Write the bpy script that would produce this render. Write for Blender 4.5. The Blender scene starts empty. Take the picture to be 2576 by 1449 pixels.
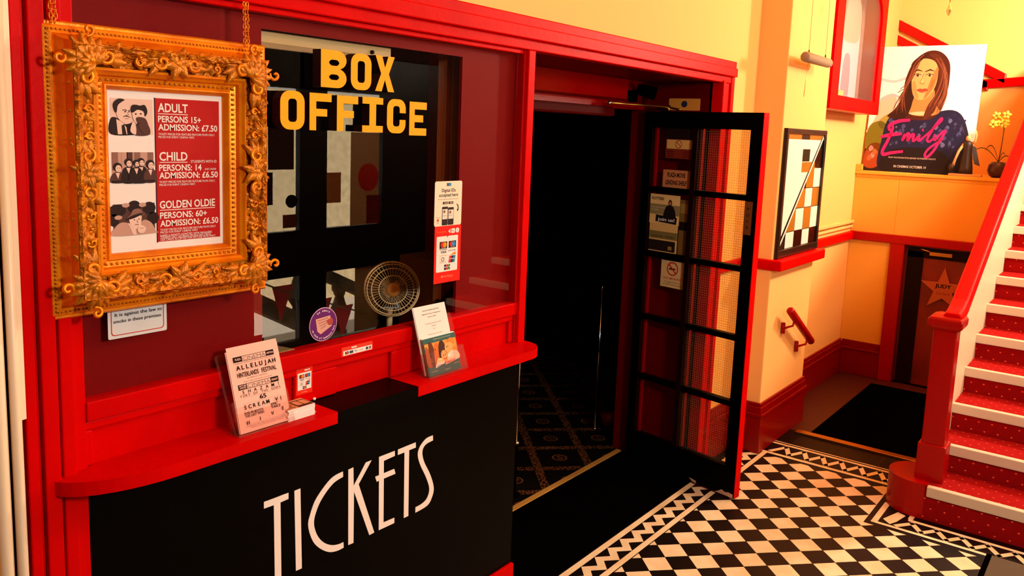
import bpy, math, random
from mathutils import Vector, Matrix
from mathutils.geometry import tessellate_polygon
PI = math.pi
S = bpy.context.scene
COL = S.collection
random.seed(7)

def lin(c):
    return tuple((v/255/12.92 if v/255 <= .04045 else ((v/255+.055)/1.055)**2.4) for v in c)

# ---------------------------------------------------------------- camera
cam_d = bpy.data.cameras.new('camera'); cam = bpy.data.objects.new('camera', cam_d); COL.objects.link(cam)
YAW, PITCH, ROLL, FPX = .9197, .1391, -.0388, 2079.7
_f0 = Vector((math.sin(YAW), math.cos(YAW), 0)); _r0 = Vector((math.cos(YAW), -math.sin(YAW), 0)); _d0 = Vector((0, 0, -1))
_f = math.cos(PITCH)*_f0 + math.sin(PITCH)*_d0
_d = math.cos(PITCH)*_d0 - math.sin(PITCH)*_f0
_r = math.cos(ROLL)*_r0 + math.sin(ROLL)*_d
_d = -math.sin(ROLL)*_r0 + math.cos(ROLL)*_d
cam.matrix_world = Matrix(((_r.x, -_d.x, -_f.x, 0), (_r.y, -_d.y, -_f.y, 0), (_r.z, -_d.z, -_f.z, 1.82), (0, 0, 0, 1)))
cam_d.sensor_width = 36; cam_d.lens = FPX*36/2576; cam_d.shift_y = -107.2/2576
cam_d.clip_start = .02
S.camera = cam
S.view_settings.view_transform = 'Standard'; S.view_settings.look = 'None'
S.view_settings.gamma = 1; S.view_settings.use_curve_mapping = False
S.view_settings.exposure = 0.08
try:
    S.cycles.max_bounces = 8; S.cycles.use_denoising = True; S.cycles.caustics_reflective = False; S.cycles.caustics_refractive = False
    S.cycles.sample_clamp_indirect = 4
except Exception: pass

# ---------------------------------------------------------------- light
w = bpy.data.worlds.new('street_daylight'); S.world = w; w.use_nodes = True
w.node_tree.nodes['Background'].inputs[0].default_value = (1, .93, .82, 1)
w.node_tree.nodes['Background'].inputs[1].default_value = 5.0

def lamp(name, kind, loc, energy, color, size=.2, rot=(0, 0, 0), sy=None):
    l = bpy.data.lights.new(name, kind); l.energy = energy; l.color = color
    if kind == 'AREA':
        l.size = size
        if sy: l.shape = 'RECTANGLE'; l.size_y = sy
    else: l.shadow_soft_size = size
    o = bpy.data.objects.new(name, l); COL.objects.link(o); o.location = loc; o.rotation_euler = rot
    return o
lamp('stair_lamp_light', 'POINT', (6.3, -.12, 2.66), 240, (1, .85, .64), .12)
lamp('foyer_lamp_light', 'POINT', (4.75, -.35, 3.05), 110, (1, .80, .56), .2)
lamp('booth_fill_light', 'POINT', (1.25, -1.3, 2.35), 235, (1, .90, .80), .2)  # added fill without a fitting, brightens the booth front from the left
lamp('street_sun', 'SUN', (5, 0, 12), 140, (1, .93, .8), .02, rot=(-math.radians(38), 0, math.radians(8)))

# ---------------------------------------------------------------- materials
MATS = {}
def mat(name, col, rough=.5, metal=0, spec=.5, bump=None, coat=0, var=None, trans=0, emit=None, ior=1.5):
    if name in MATS: return MATS[name]
    m = bpy.data.materials.new(name); m.use_nodes = True
    nt = m.node_tree; b = nt.nodes['Principled BSDF']
    c = lin(col)
    b.inputs['Base Color'].default_value = (*c, 1); b.inputs['Roughness'].default_value = rough
    b.inputs['Metallic'].default_value = metal; b.inputs['Specular IOR Level'].default_value = spec
    b.inputs['Coat Weight'].default_value = coat; b.inputs['Coat Roughness'].default_value = .08
    b.inputs['IOR'].default_value = ior
    if trans: b.inputs['Transmission Weight'].default_value = trans
    if emit:
        b.inputs['Emission Color'].default_value = (*emit[0], 1); b.inputs['Emission Strength'].default_value = emit[1]
    tc = None
    if bump or var:
        tc = nt.nodes.new('ShaderNodeTexCoord')
    if var:   # (scale, second colour, low, high): slow colour mottling of the surface itself
        n = nt.nodes.new('ShaderNodeTexNoise'); n.inputs['Scale'].default_value = var[0]; n.inputs['Detail'].default_value = 5
        r = nt.nodes.new('ShaderNodeValToRGB'); r.color_ramp.elements[0].position = var[2]; r.color_ramp.elements[1].position = var[3]
        r.color_ramp.elements[0].color = (*c, 1); r.color_ramp.elements[1].color = (*lin(var[1]), 1)
        nt.links.new(tc.outputs['Object'], n.inputs['Vector']); nt.links.new(n.outputs['Fac'], r.inputs['Fac'])
        nt.links.new(r.outputs['Color'], b.inputs['Base Color'])
    if bump:
        n = nt.nodes.new('ShaderNodeTexNoise'); n.inputs['Scale'].default_value = bump[0]; n.inputs['Detail'].default_value = 4
        bp = nt.nodes.new('ShaderNodeBump'); bp.inputs['Strength'].default_value = bump[1]; bp.inputs['Distance'].default_value = .003
        nt.links.new(tc.outputs['Object'], n.inputs['Vector']); nt.links.new(n.outputs['Fac'], bp.inputs['Height'])
        nt.links.new(bp.outputs['Normal'], b.inputs['Normal'])
    MATS[name] = m
    return m

def glass_mat(name, tint=(255, 255, 255), ior=1.5, rough=0.0, grid=None, haze=None):
    """thin pane: straight-through plus a Fresnel mirror reflection; grid = wire mesh spacing"""
    if name in MATS: return MATS[name]
    m = bpy.data.materials.new(name); m.use_nodes = True; nt = m.node_tree
    for n in list(nt.nodes): nt.nodes.remove(n)
    out = nt.nodes.new('ShaderNodeOutputMaterial'); mix = nt.nodes.new('ShaderNodeMixShader')
    t = nt.nodes.new('ShaderNodeBsdfTransparent'); t.inputs[0].default_value = (*lin(tint), 1)
    g = nt.nodes.new('ShaderNodeBsdfGlossy'); g.inputs['Roughness'].default_value = rough
    f = nt.nodes.new('ShaderNodeFresnel'); f.inputs['IOR'].default_value = ior
    ge = nt.nodes.new('ShaderNodeNewGeometry'); om = nt.nodes.new('ShaderNodeMath'); om.operation = 'SUBTRACT'; om.inputs[0].default_value = 1; nt.links.new(ge.outputs['Backfacing'], om.inputs[1])
    mu = nt.nodes.new('ShaderNodeMath'); mu.operation = 'MULTIPLY'; nt.links.new(f.outputs[0], mu.inputs[0]); nt.links.new(om.outputs[0], mu.inputs[1])
    nt.links.new(mu.outputs[0], mix.inputs[0]); nt.links.new(t.outputs[0], mix.inputs[1]); nt.links.new(g.outputs[0], mix.inputs[2])
    last = mix
    if haze:
        d = nt.nodes.new('ShaderNodeBsdfDiffuse'); d.inputs[0].default_value = (*lin(haze[0]), 1)
        mx = nt.nodes.new('ShaderNodeMixShader'); mx.inputs[0].default_value = haze[1]
        nt.links.new(last.outputs[0], mx.inputs[1]); nt.links.new(d.outputs[0], mx.inputs[2]); last = mx
    if grid:
        tc = nt.nodes.new('ShaderNodeTexCoord'); sep = nt.nodes.new('ShaderNodeSeparateXYZ')
        nt.links.new(tc.outputs['Object'], sep.inputs[0]); fac = None
        for ax in (0, 2):
            a = nt.nodes.new('ShaderNodeMath'); a.operation = 'DIVIDE'; a.inputs[1].default_value = grid
            b = nt.nodes.new('ShaderNodeMath'); b.operation = 'FRACT'
            c = nt.nodes.new('ShaderNodeMath'); c.operation = 'LESS_THAN'; c.inputs[1].default_value = .045
            nt.links.new(sep.outputs[ax], a.inputs[0]); nt.links.new(a.outputs[0], b.inputs[0]); nt.links.new(b.outputs[0], c.inputs[0])
            if fac is None: fac = c
            else:
                mxm = nt.nodes.new('ShaderNodeMath'); mxm.operation = 'MAXIMUM'
                nt.links.new(fac.outputs[0], mxm.inputs[0]); nt.links.new(c.outputs[0], mxm.inputs[1]); fac = mxm
        d = nt.nodes.new('ShaderNodeBsdfDiffuse'); d.inputs[0].default_value = (.35, .26, .15, 1)
        mx = nt.nodes.new('ShaderNodeMixShader')
        nt.links.new(fac.outputs[0], mx.inputs[0]); nt.links.new(last.outputs[0], mx.inputs[1]); nt.links.new(d.outputs[0], mx.inputs[2]); last = mx
    nt.links.new(last.outputs[0], out.inputs[0])
    MATS[name] = m
    return m

RED = mat('red_gloss_paint', (206, 0, 0), .4, spec=.04, bump=(35, .25), var=(6, (190, 0, 0), .35, .75))
REDJ = mat('red_paint_recess_shade', (92, 0, 0), .4, spec=.05)  # red paint darkened, shade of the door recess put into the colour
STRIP = mat('worn_brass_strip', (226, 170, 84), .5, metal=.4)
REDB = mat('maroon_skirting_paint', (128, 0, 0), .3, spec=.2, bump=(25, .2))
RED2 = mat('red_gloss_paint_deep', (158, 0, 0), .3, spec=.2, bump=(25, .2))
MAROON = mat('maroon_board', (120, 0, 0), .6, spec=.1)
DKWALL = mat('dark_maroon_wall', (34, 4, 3), .7, spec=.1)
BLACKP = mat('black_gloss_paint', (3, 2, 1), .35, spec=.03, bump=(14, .25))
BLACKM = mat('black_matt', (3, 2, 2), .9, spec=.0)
DARKW = mat('dark_stained_wood', (22, 3, 2), .4, spec=.1)
CREAM = mat('cream_wall_paint', (248, 188, 110), .75, spec=.2, bump=(60, .08))
OCHRE = mat('ochre_wall_paint', (234, 166, 62), .75, spec=.2, bump=(60, .08))
CREAMG = mat('cream_gloss_paint', (250, 222, 186), .4, spec=.4)
PAPER = mat('white_paper', (245, 232, 224), .7, spec=.2)
PINK = mat('pink_paper', (252, 190, 172), .7, spec=.2)
INK = mat('black_ink', (22, 14, 12), .7, spec=.1)
INKG = mat('grey_ink', (120, 96, 88), .7, spec=.1)
WHITEV = mat('white_vinyl', (252, 236, 224), .5, spec=.3)
GOLD = mat('gold_leaf', (248, 144, 0), .4, metal=.45, spec=.4, bump=(90, .35), var=(14, (222, 108, 0), .4, .7))
GOLDD = mat('aged_gold_carving', (206, 118, 4), .42, metal=.4, spec=.4, bump=(160, .5), var=(22, (180, 100, 8), .42, .62))
YELLOW = mat('yellow_letter_face', (255, 166, 0), .55, spec=.2)
LSIDE = mat('dark_letter_edge', (48, 14, 4), .6, spec=.2)
CHROME = mat('chrome', (225, 225, 225), .12, metal=1)
BRASS = mat('brass', (214, 160, 70), .3, metal=1)
TILEW = mat('cream_floor_tile', (246, 222, 186), .35, spec=.4, var=(9, (232, 200, 158), .4, .7))
TILEB = mat('black_floor_tile', (16, 8, 7), .4, spec=.12)
GROUT = mat('dark_grout', (64, 44, 34), .9, spec=.1)
WHITE = mat('white_paint', (248, 244, 236), .6)
GLASS = glass_mat('window_glass', ior=1.6)
PICG = glass_mat('picture_glass', ior=1.45)
WIRED = glass_mat('wired_glass', tint=(236, 226, 204), ior=1.3, grid=.0125)
DOORG = glass_mat('door_glass', ior=1.3)
ACRYL = glass_mat('clear_acrylic', tint=(253, 247, 245), ior=1.4, haze=((235, 170, 155), .035))
CASEG = glass_mat('case_glass', ior=1.25, rough=.35)

# ---------------------------------------------------------------- mesh builder
_tc = {}
def text_mesh(s, bold=0.0):
    k = (s, bold)
    if k in _tc: return _tc[k]
    c = bpy.data.curves.new('t', 'FONT'); c.body = s; c.size = 1; c.offset = bold; c.resolution_u = 3
    o = bpy.data.objects.new('t', c); COL.objects.link(o)
    bpy.context.view_layer.update()
    dg = bpy.context.evaluated_depsgraph_get()
    me = bpy.data.meshes.new_from_object(o.evaluated_get(dg))
    v = [(p.co.x, p.co.y) for p in me.vertices]; f = [tuple(p.vertices) for p in me.polygons]
    bpy.data.objects.remove(o); bpy.data.curves.remove(c); bpy.data.meshes.remove(me)
    _tc[k] = (v, f); return _tc[k]

class Plane:
    """2-D drawing frame: origin, u, v, outward normal"""
    def __init__(s, o, u, v, n): s.o = Vector(o); s.u = Vector(u); s.v = Vector(v); s.n = Vector(n)
    def p(s, x, y, h=0): return tuple(s.o + s.u*x + s.v*y + s.n*h)
def wallplane(x, y, z): return Plane((x, y, z), (1, 0, 0), (0, 0, 1), (0, -1, 0))       # faces the viewer (-y)
def endplane(x, y, z): return Plane((x, y, z), (0, -1, 0), (0, 0, 1), (-1, 0, 0))       # faces -x
LY = .0004

class MB:
    def __init__(s): s.v = []; s.f = []; s.m = []; s.mats = []; s.sm = []
    def mi(s, m):
        if m not in s.mats: s.mats.append(m)
        return s.mats.index(m)
    def add(s, vs, fs, m, smooth=False):
        b = len(s.v); s.v += [tuple(p) for p in vs]; i = s.mi(m)
        for f in fs: s.f.append(tuple(b+k for k in f)); s.m.append(i); s.sm.append(smooth)
        return s
    def box(s, x0, x1, y0, y1, z0, z1, m):
        v = [(x, y, z) for x in (x0, x1) for y in (y0, y1) for z in (z0, z1)]
        return s.add(v, [(0, 1, 3, 2), (4, 6, 7, 5), (0, 4, 5, 1), (2, 3, 7, 6), (0, 2, 6, 4), (1, 5, 7, 3)], m)
    def loft(s, rings, m, closed=True, caps=True, smooth=False, loop=False):
        n = len(rings[0]); v = [p for r in rings for p in r]; f = []
        R = len(rings)
        for i in range(R if loop else R-1):
            j = (i+1) % R
            for k in range(n if closed else n-1):
                l = (k+1) % n; f.append((i*n+k, i*n+l, j*n+l, j*n+k))
        if caps and not loop: f.append(tuple(range(n-1, -1, -1))); f.append(tuple((R-1)*n+k for k in range(n)))
        return s.add(v, f, m, smooth)
    def tube(s, path, r, m, n=8, closed=False, smooth=True):
        P = [Vector(p) for p in path]; L = len(P); rings = []
        rr = r if isinstance(r, (list, tuple)) else [r]*L
        up = None
        for i in range(L):
            a = P[(i-1) % L] if (closed or i) else P[i]; b = P[(i+1) % L] if (closed or i < L-1) else P[i]
            t = (b-a).normalized()
            if up is None: up = Vector((0, 0, 1)) if abs(t.z) < .9 else Vector((1, 0, 0))
            u = t.cross(up)
            if u.length < 1e-6: u = t.orthogonal()
            u.normalize(); w_ = u.cross(t).normalized(); up = w_
            rings.append([tuple(P[i]+(u*math.cos(2*PI*k/n)+w_*math.sin(2*PI*k/n))*rr[i]) for k in range(n)])
        return s.loft(rings, m, smooth=smooth, loop=closed)
    def lathe(s, prof, c, m, n=24, smooth=True):
        rings = [[(c[0]+r*math.cos(2*PI*k/n), c[1]+r*math.sin(2*PI*k/n), c[2]+z) for k in range(n)] for r, z in prof]
        return s.loft(rings, m, smooth=smooth)
    def ball(s, c, r, m, n=12, sc=(1, 1, 1)):
        rings = []
        for i in range(1, n//2):
            a = PI*i/(n//2); rings.append([(c[0]+sc[0]*r*math.sin(a)*math.cos(2*PI*k/n), c[1]+sc[1]*r*math.sin(a)*math.sin(2*PI*k/n), c[2]-sc[2]*r*math.cos(a)) for k in range(n)])
        return s.loft(rings, m, smooth=True)
    # ---- flat drawing on a plane
    def flat(s, pl, loops, m, layer=1):
        if not isinstance(loops[0][0], (list, tuple)): loops = [loops]
        pts = [p for l in loops for p in l]
        tr = tessellate_polygon([[Vector((x, y, 0)) for x, y in l] for l in loops])
        fs = []
        for t in tr:
            a, b, c = (pts[i] for i in t)
            fs.append(t if (b[0]-a[0])*(c[1]-a[1])-(b[1]-a[1])*(c[0]-a[0]) > 0 else t[::-1])
        return s.add([pl.p(x, y, layer*LY) for x, y in pts], fs, m)
    def slab(s, pl, loops, h0, h1, mf, ms=None):
        ms = ms or mf
        if not isinstance(loops[0][0], (list, tuple)): loops = [loops]
        s.flat(pl, loops, mf, h1/LY)
        for l in loops:
            n = len(l); v = [pl.p(x, y, h0) for x, y in l]+[pl.p(x, y, h1) for x, y in l]
            s.add(v, [(k, (k+1) % n, n+(k+1) % n, n+k) for k in range(n)], ms)
        s.flat(pl, loops, ms, h0/LY)
        return s
    def rect(s, pl, x0, y0, x1, y1, m, layer=1): return s.flat(pl, [(x0, y0), (x1, y0), (x1, y1), (x0, y1)], m, layer)
    def disc(s, pl, cx, cy, rx, m, layer=1, ry=None, rot=0, n=28): return s.flat(pl, ell(cx, cy, rx, ry or rx, rot, n), m, layer)
    def ring(s, pl, cx, cy, r0, r1, m, layer=1, n=32): return s.flat(pl, [ell(cx, cy, r1, r1, 0, n), ell(cx, cy, r0, r0, 0, n)[::-1]], m, layer)
    def text(s, pl, st, x, y, h, m, layer=2, w_=None, bold=0.0, align='l', shear=0):
        """cap-height h at baseline y; w_ = total width to squeeze into"""
        v, f = text_mesh(st, bold)
        if not v: return s
        ref = text_mesh('H', 0)[0]; H = max(p[1] for p in ref)
        x0 = min(p[0] for p in v); x1 = max(p[0] for p in v)
        k = h/H; kx = (w_/(x1-x0)) if w_ else k; W = (x1-x0)*kx
        ox = x if align == 'l' else (x-W/2 if align == 'c' else x-W)
        return s.add([pl.p(ox+(a-x0)*kx+shear*b*k, y+b*k, layer*LY) for a, b in v], f, m)
    def stroke(s, pl, pts, wd, m, layer=2):
        """brush stroke: centre line with a width (or list of widths)"""
        n = len(pts); ws = wd if isinstance(wd, (list, tuple)) else [wd]*n
        L = []; R_ = []
        for i, (x, y) in enumerate(pts):
            a = pts[max(i-1, 0)]; b = pts[min(i+1, n-1)]; t = Vector((b[0]-a[0], b[1]-a[1]))
            if t.length < 1e-9: t = Vector((1, 0))
            t.normalize(); nx, ny = -t.y*ws[i]/2, t.x*ws[i]/2
            L.append((x+nx, y+ny)); R_.append((x-nx, y-ny))
        v = [pl.p(x, y, layer*LY) for x, y in L]+[pl.p(x, y, layer*LY) for x, y in R_]
        return s.add(v, [(n+i, n+i+1, i+1, i) for i in range(n-1)], m)
    def build(s, name, parent=None, label=None, cat=None, group=None, kind=None, bevel=0, seg=2, weld=False):
        me = bpy.data.meshes.new(name)
        if parent is not None: o3 = parent_world(parent)
        else:
            xs = [p[0] for p in s.v]; ys = [p[1] for p in s.v]; zs = [p[2] for p in s.v]
            o3 = Matrix.Translation(((min(xs)+max(xs))/2, (min(ys)+max(ys))/2, min(zs)))
        inv = o3.inverted()
        me.from_pydata([tuple(inv @ Vector(p)) for p in s.v], [], s.f)
        for m in s.mats: me.materials.append(m)
        me.polygons.foreach_set('material_index', s.m); me.polygons.foreach_set('use_smooth', s.sm)
        me.update()
        o = bpy.data.objects.new(name, me); COL.objects.link(o)
        if parent is not None: o.parent = parent
        else: o.matrix_world = o3
        WORLD[o.name] = o3
        if bevel:
            b = o.modifiers.new('bevel', 'BEVEL'); b.width = bevel; b.segments = seg; b.limit_method = 'ANGLE'; b.angle_limit = .6
        tag(o, label, cat, group, kind)
        return o
WORLD = {}
def parent_world(o): return WORLD[o.name]      # children are built in world coordinates with identity local transforms
def tag(o, label=None, cat=None, group=None, kind=None):
    if label: o['label'] = label
    if cat: o['category'] = cat
    if group: o['group'] = group
    if kind: o['kind'] = kind
def thing(name, loc, label=None, cat=None, group=None, kind=None, rz=0):
    o = bpy.data.objects.new(name, None); COL.objects.link(o); o.empty_display_size = .05
    o.location = loc; o.rotation_euler = (0, 0, rz)
    WORLD[o.name] = Matrix.Translation(loc) @ Matrix.Rotation(rz, 4, 'Z')
    tag(o, label, cat, group, kind); return o
def ell(cx, cy, rx, ry, rot=0, n=28):
    c, s_ = math.cos(rot), math.sin(rot)
    return [(cx+rx*math.cos(t)*c-ry*math.sin(t)*s_, cy+rx*math.cos(t)*s_+ry*math.sin(t)*c) for t in (2*PI*k/n for k in range(n))]
def rr(x0, y0, x1, y1, r, n=5):
    out = []
    for cx, cy, a in ((x1-r, y0+r, -PI/2), (x1-r, y1-r, 0), (x0+r, y1-r, PI/2), (x0+r, y0+r, PI)):
        for k in range(n+1): t = a+PI/2*k/n; out.append((cx+r*math.cos(t), cy+r*math.sin(t)))
    return out
def spl(pts, closed=True, n=5):
    """Catmull-Rom through the points"""
    L = len(pts); out = []
    for i in range(L if closed else L-1):
        g = lambda k: pts[k % L] if closed else pts[min(max(k, 0), L-1)]
        p0, p1, p2, p3 = g(i-1), g(i), g(i+1), g(i+2)
        for k in range(n):
            t = k/n
            out.append(tuple(.5*((2*p1[j])+(-p0[j]+p2[j])*t+(2*p0[j]-5*p1[j]+4*p2[j]-p3[j])*t*t+(-p0[j]+3*p1[j]-3*p2[j]+p3[j])*t**3) for j in range(len(p1))))
    if not closed: out.append(tuple(pts[-1]))
    return out
def cmat(rgb):      # print colours
    return mat('print_%02x%02x%02x' % tuple(rgb), rgb, .6, spec=.2)
def struct(mb, name, bevel=0, parent=None): return mb.build(name, parent, kind='structure' if parent is None else None, bevel=bevel)

# ================================================================ SETTING
YW = 1.80           # face of the booth wall
CEIL = 3.35
# ---- floor: black slab with inlaid cream tiles
fl = MB(); fl.box(-1.6, 8.6, -1.5, 6.0, -.12, 0, TILEB)
FP = Plane((0, 0, 0), (1, 0, 0), (0, 1, 0), (0, 0, 1))
def clip(poly, a, b, c):      # keep a*x+b*y<=c
    out = []
    for i, p in enumerate(poly):
        q = poly[(i+1) % len(poly)]; dp = a*p[0]+b*p[1]-c; dq = a*q[0]+b*q[1]-c
        if dp <= 0: out.append(p)
        if (dp < 0 < dq) or (dq < 0 < dp):
            t = dp/(dp-dq); out.append((p[0]+t*(q[0]-p[0]), p[1]+t*(q[1]-p[1])))
    return out
TS = .10556; TH = -PI/4+.02; A = (math.cos(TH), math.sin(TH)); Bv = (A[1], -A[0]); P0 = (4.546, 1.583)
def fieldclip(poly):
    poly = clip(poly, 0, 1, 1.583) if poly else poly
    poly = clip(poly, 1, 0, 4.603) if poly else poly
    poly = clip(poly, -1, 0, 1.0) if poly else poly
    poly = clip(poly, 0, -1, .9) if poly else poly
    return poly
G = .0012
for i in range(-22, 34):
    for j in range(-14, 36):
        q = [(i*TS+G, j*TS+G), (i*TS+TS-G, j*TS+G), (i*TS+TS-G, j*TS+TS-G), (i*TS+G, j*TS+TS-G)]
        q = [(P0[0]+a*A[0]+b*Bv[0], P0[1]+a*A[1]+b*Bv[1]) for a, b in q]
        q = fieldclip(q)
        cut = []
        if len(q) < 3: continue
        # the stair border panel (x>4.085, y<.905) interrupts the field
        for sub in (clip(q, 1, 0, 4.085), clip(clip(q, -1, 0, -4.085), 0, -1, -.905) if clip(q, -1, 0, -4.085) else []):
            if len(sub) < 3: continue
            fl.flat(FP, sub, TILEW if (i+j) % 2 == 0 else TILEB, 1.5)
# black edging triangles along the near border stay black: cover the strip between field and border
def strip(x0, y0, x1, y1, m=TILEW, layer=1.5): fl.rect(FP, x0, y0, x1, y1, m, layer)
fl.rect(FP, .9, 1.545, 4.60, 1.60, TILEB, .8)
strip(.9, 1.713, 4.64, 1.743); strip(.9, 1.588, 4.64, 1.616)
k = 0
def zig_x(xa, xb, y0, y1, p):      # zigzag of cream half tiles running along x
    n = int((xb-xa)/p); ym = (y0+y1)/2
    for q in range(n):
        x = xa+q*p
        fl.flat(FP, [(x, ym), (x+p, ym), (x+p*.5, y1)], TILEW, 1.5)
        fl.flat(FP, [(x+p*.5, ym), (x+p, y0), (x+p*1.5, ym)], TILEW, 1.5)
zig_x(2.87-.1062*17, 4.60, 1.617, 1.712, .1062)
# border along the far (sill) side, running along y
for a, b in ((4.632, 4.660), (4.815, 4.838), (4.855, 4.866)):
    fl.rect(FP, a, -.6, b, 1.626, TILEW, 1.6)
fl.rect(FP, 4.60, -.6, 4.632, 1.60, TILEB, 1.0)
def zag(axis, c0, c1, s0, s1, p, wd):    # continuous zigzag band, axis = run direction
    pts = []; s_ = s0; k = 0
    while s_ < s1:
        pts.append((s_, c1-wd*.4 if k % 2 else c0+wd*.4)); s_ += p/2; k += 1
    if axis == 'y': pts = [(b, a) for a, b in pts]
    for a, b in zip(pts, pts[1:]):
        n = Vector((-(b[1]-a[1]), b[0]-a[0])).normalized()*wd/2
        e = (Vector(b)-Vector(a)).normalized()*wd*.35
        q = [(a[0]-e.x+n.x, a[1]-e.y+n.y), (a[0]-e.x-n.x, a[1]-e.y-n.y), (b[0]+e.x-n.x, b[1]+e.y-n.y), (b[0]+e.x+n.x, b[1]+e.y+n.y)]
        fl.flat(FP, q, TILEW, 1.5)
zag('y', 4.668, 4.806, .0, 1.62, .1055, .028)
for yy in (1.28, 1.04, .80, 1.52): fl.rect(FP, 4.875, yy-.002, 5.085, yy+.002, GROUT, 1.2)
# border beside the stairs
fl.rect(FP, 4.118, -.9, 4.14, .88, TILEW, 1.6); fl.rect(FP, 4.118, .853, 4.40, .88, TILEW, 1.7)
fl.rect(FP, 4.248, -.9, 4.272, .74, TILEW, 1.6); fl.rect(FP, 4.27, .722, 4.34, .745, TILEW, 1.7)
zag('y', 4.145, 4.242, -.85, .80, .108, .026)
fl.flat(FP, [(4.15, .80), (4.19, .84), (4.32, .80), (4.30, .76), (4.2, .78)], TILEW, 1.4)
floor = struct(fl, 'floor')
# carpet of the inner hall
cm = bpy.data.materials.new('patterned_hall_carpet'); cm.use_nodes = True; nt = cm.node_tree; pb = nt.nodes['Principled BSDF']
pb.inputs['Roughness'].default_value = .95; pb.inputs['Specular IOR Level'].default_value = .05
tc = nt.nodes.new('ShaderNodeTexCoord'); sep = nt.nodes.new('ShaderNodeSeparateXYZ'); nt.links.new(tc.outputs['Object'], sep.inputs[0])
def node(op, a, b=None, ntree=None):
    ntree = ntree or nt
    m_ = ntree.nodes.new('ShaderNodeMath'); m_.operation = op
    for i, q in enumerate((a, b)):
        if q is None: continue
        if isinstance(q, (int, float)): m_.inputs[i].default_value = q
        else: ntree.links.new(q, m_.inputs[i])
    return m_.outputs[0]
CP = .29
rx = node('MULTIPLY', node('ADD', sep.outputs[0], sep.outputs[1]), .7071); ry_ = node('MULTIPLY', node('SUBTRACT', sep.outputs[0], sep.outputs[1]), .7071)
fx = node('SUBTRACT', node('FRACT', node('DIVIDE', rx, CP)), .5); fy = node('SUBTRACT', node('FRACT', node('DIVIDE', ry_, CP)), .5)
nz = nt.nodes.new('ShaderNodeTexNoise'); nz.inputs['Scale'].default_value = 95; nt.links.new(tc.outputs['Object'], nz.inputs['Vector'])
speck = node('GREATER_THAN', nz.outputs['Fac'], .5)
band = node('MULTIPLY', node('MAXIMUM', node('GREATER_THAN', node('ABSOLUTE', fx), .42), node('GREATER_THAN', node('ABSOLUTE', fy), .42)), speck)
rad = node('SQRT', node('ADD', node('MULTIPLY', fx, fx), node('MULTIPLY', fy, fy)))
ringm = node('MULTIPLY', node('GREATER_THAN', rad, .115), node('LESS_THAN', rad, .15))
dots = node('MULTIPLY', node('LESS_THAN', rad, .08), node('GREATER_THAN', nz.outputs['Fac'], .53))
fac = node('MAXIMUM', node('MAXIMUM', band, ringm), dots)
mx = nt.nodes.new('ShaderNodeMix'); mx.data_type = 'RGBA'; mx.inputs[6].default_value = (.002, .0015, .001, 1); mx.inputs[7].default_value = (.13, .045, .015, 1)
nt.links.new(fac, mx.inputs[0]); nt.links.new(mx.outputs[2], pb.inputs['Base Color'])
c_ = MB(); c_.box(2.45, 5.39, 2.265, 5.89, .0005, .008, cm)
c_.build('hall_carpet', label='black carpet with gold garland squares and medallions inside the dark doorway', cat='carpet')
MB().box(2.445, 4.055, 1.75, 2.231, .0005, .006, BLACKM).build('entrance_mat', label='plain black mat in the doorway between the brass strip and the tile border', cat='mat')
MB().box(2.46, 4.05, 2.232, 2.264, .0005, .010, STRIP).build('threshold_strip', label='brass threshold strip along the front of the patterned carpet', cat='threshold strip', bevel=.002)
MB().box(5.07, 5.125, .80, 1.575, 0, .014, BRASS).build('step_edging', label='brass edging strip at the end of the dark tiles before the back passage', cat='edging strip', bevel=.002)
MB().box(5.13, 6.55, .86, 1.495, .0005, .012, BLACKM).build('runner_mat', label='black runner mat leading to the back passage door', cat='mat')
fm = MB(); fm.box(5.125, 6.75, .80, 1.8, -.001, .0006, mat('passage_lino', (70, 16, 8), .5)); struct(fm, 'floor_passage')
# ---- ceiling and outer walls
struct(MB().box(-1.6, 8.7, -1.5, 6.1, CEIL, CEIL+.1, CREAM), 'ceiling')
struct(MB().box(-1.7, -1.6, -1.5, 1.9, 0, CEIL, DKWALL), 'wall_left')
struct(MB().box(8.6, 8.7, -1.5, 6.0, 0, CEIL, CREAM), 'wall_right')
# front (street) wall with the entrance doorway 3.1..5.05
wf = MB(); wf.box(-1.7, 2.95, -1.6, -1.45, 0, CEIL, DKWALL); wf.box(5.6, 8.7, -1.6, -1.45, 0, CEIL, DKWALL); wf.box(2.95, 5.6, -1.6, -1.45, 2.35, CEIL, DKWALL)
struct(wf, 'wall_street')
# booth wall: cream above the beam, left return
wb = MB(); wb.box(-1.7, 4.62, 1.81, 1.96, 2.205, CEIL, CREAM); wb.box(4.205, 5.35, 1.81, 1.96, 0, 2.205, CREAM)
wb.box(-1.7, .64, 1.81, 1.96, 0, 2.205, CREAM)
wb.box(5.3, 7.75, 1.81, 1.96, 0, CEIL, CREAM)
struct(wb, 'wall_booth')
pier = MB(); pier.box(4.59, 5.335, 1.64, 1.83, 0, CEIL, CREAM); struct(pier, 'wall_pier', bevel=.006)
# back passage wall with ledge
wbk = MB(); wbk.box(6.75, 6.85, 1.49, 1.81, 0, 1.56, OCHRE); wbk.box(6.75, 6.85, .70, 1.49, 1.085, 1.56, OCHRE); wbk.box(6.75, 7.66, .70, 1.81, 1.56, 1.585, OCHRE)
wbk.box(6.735, 7.66, .70, 1.81, 1.585, 1.61, OCHRE)
wbk.box(6.735, 6.76, 1.76, 1.81, 1.61, 1.66, OCHRE)
struct(wbk, 'wall_back', bevel=.004)
struct(MB().box(7.66, 7.76, .66, 1.96, 0, CEIL, CREAM), 'wall_stairwell')
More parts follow.
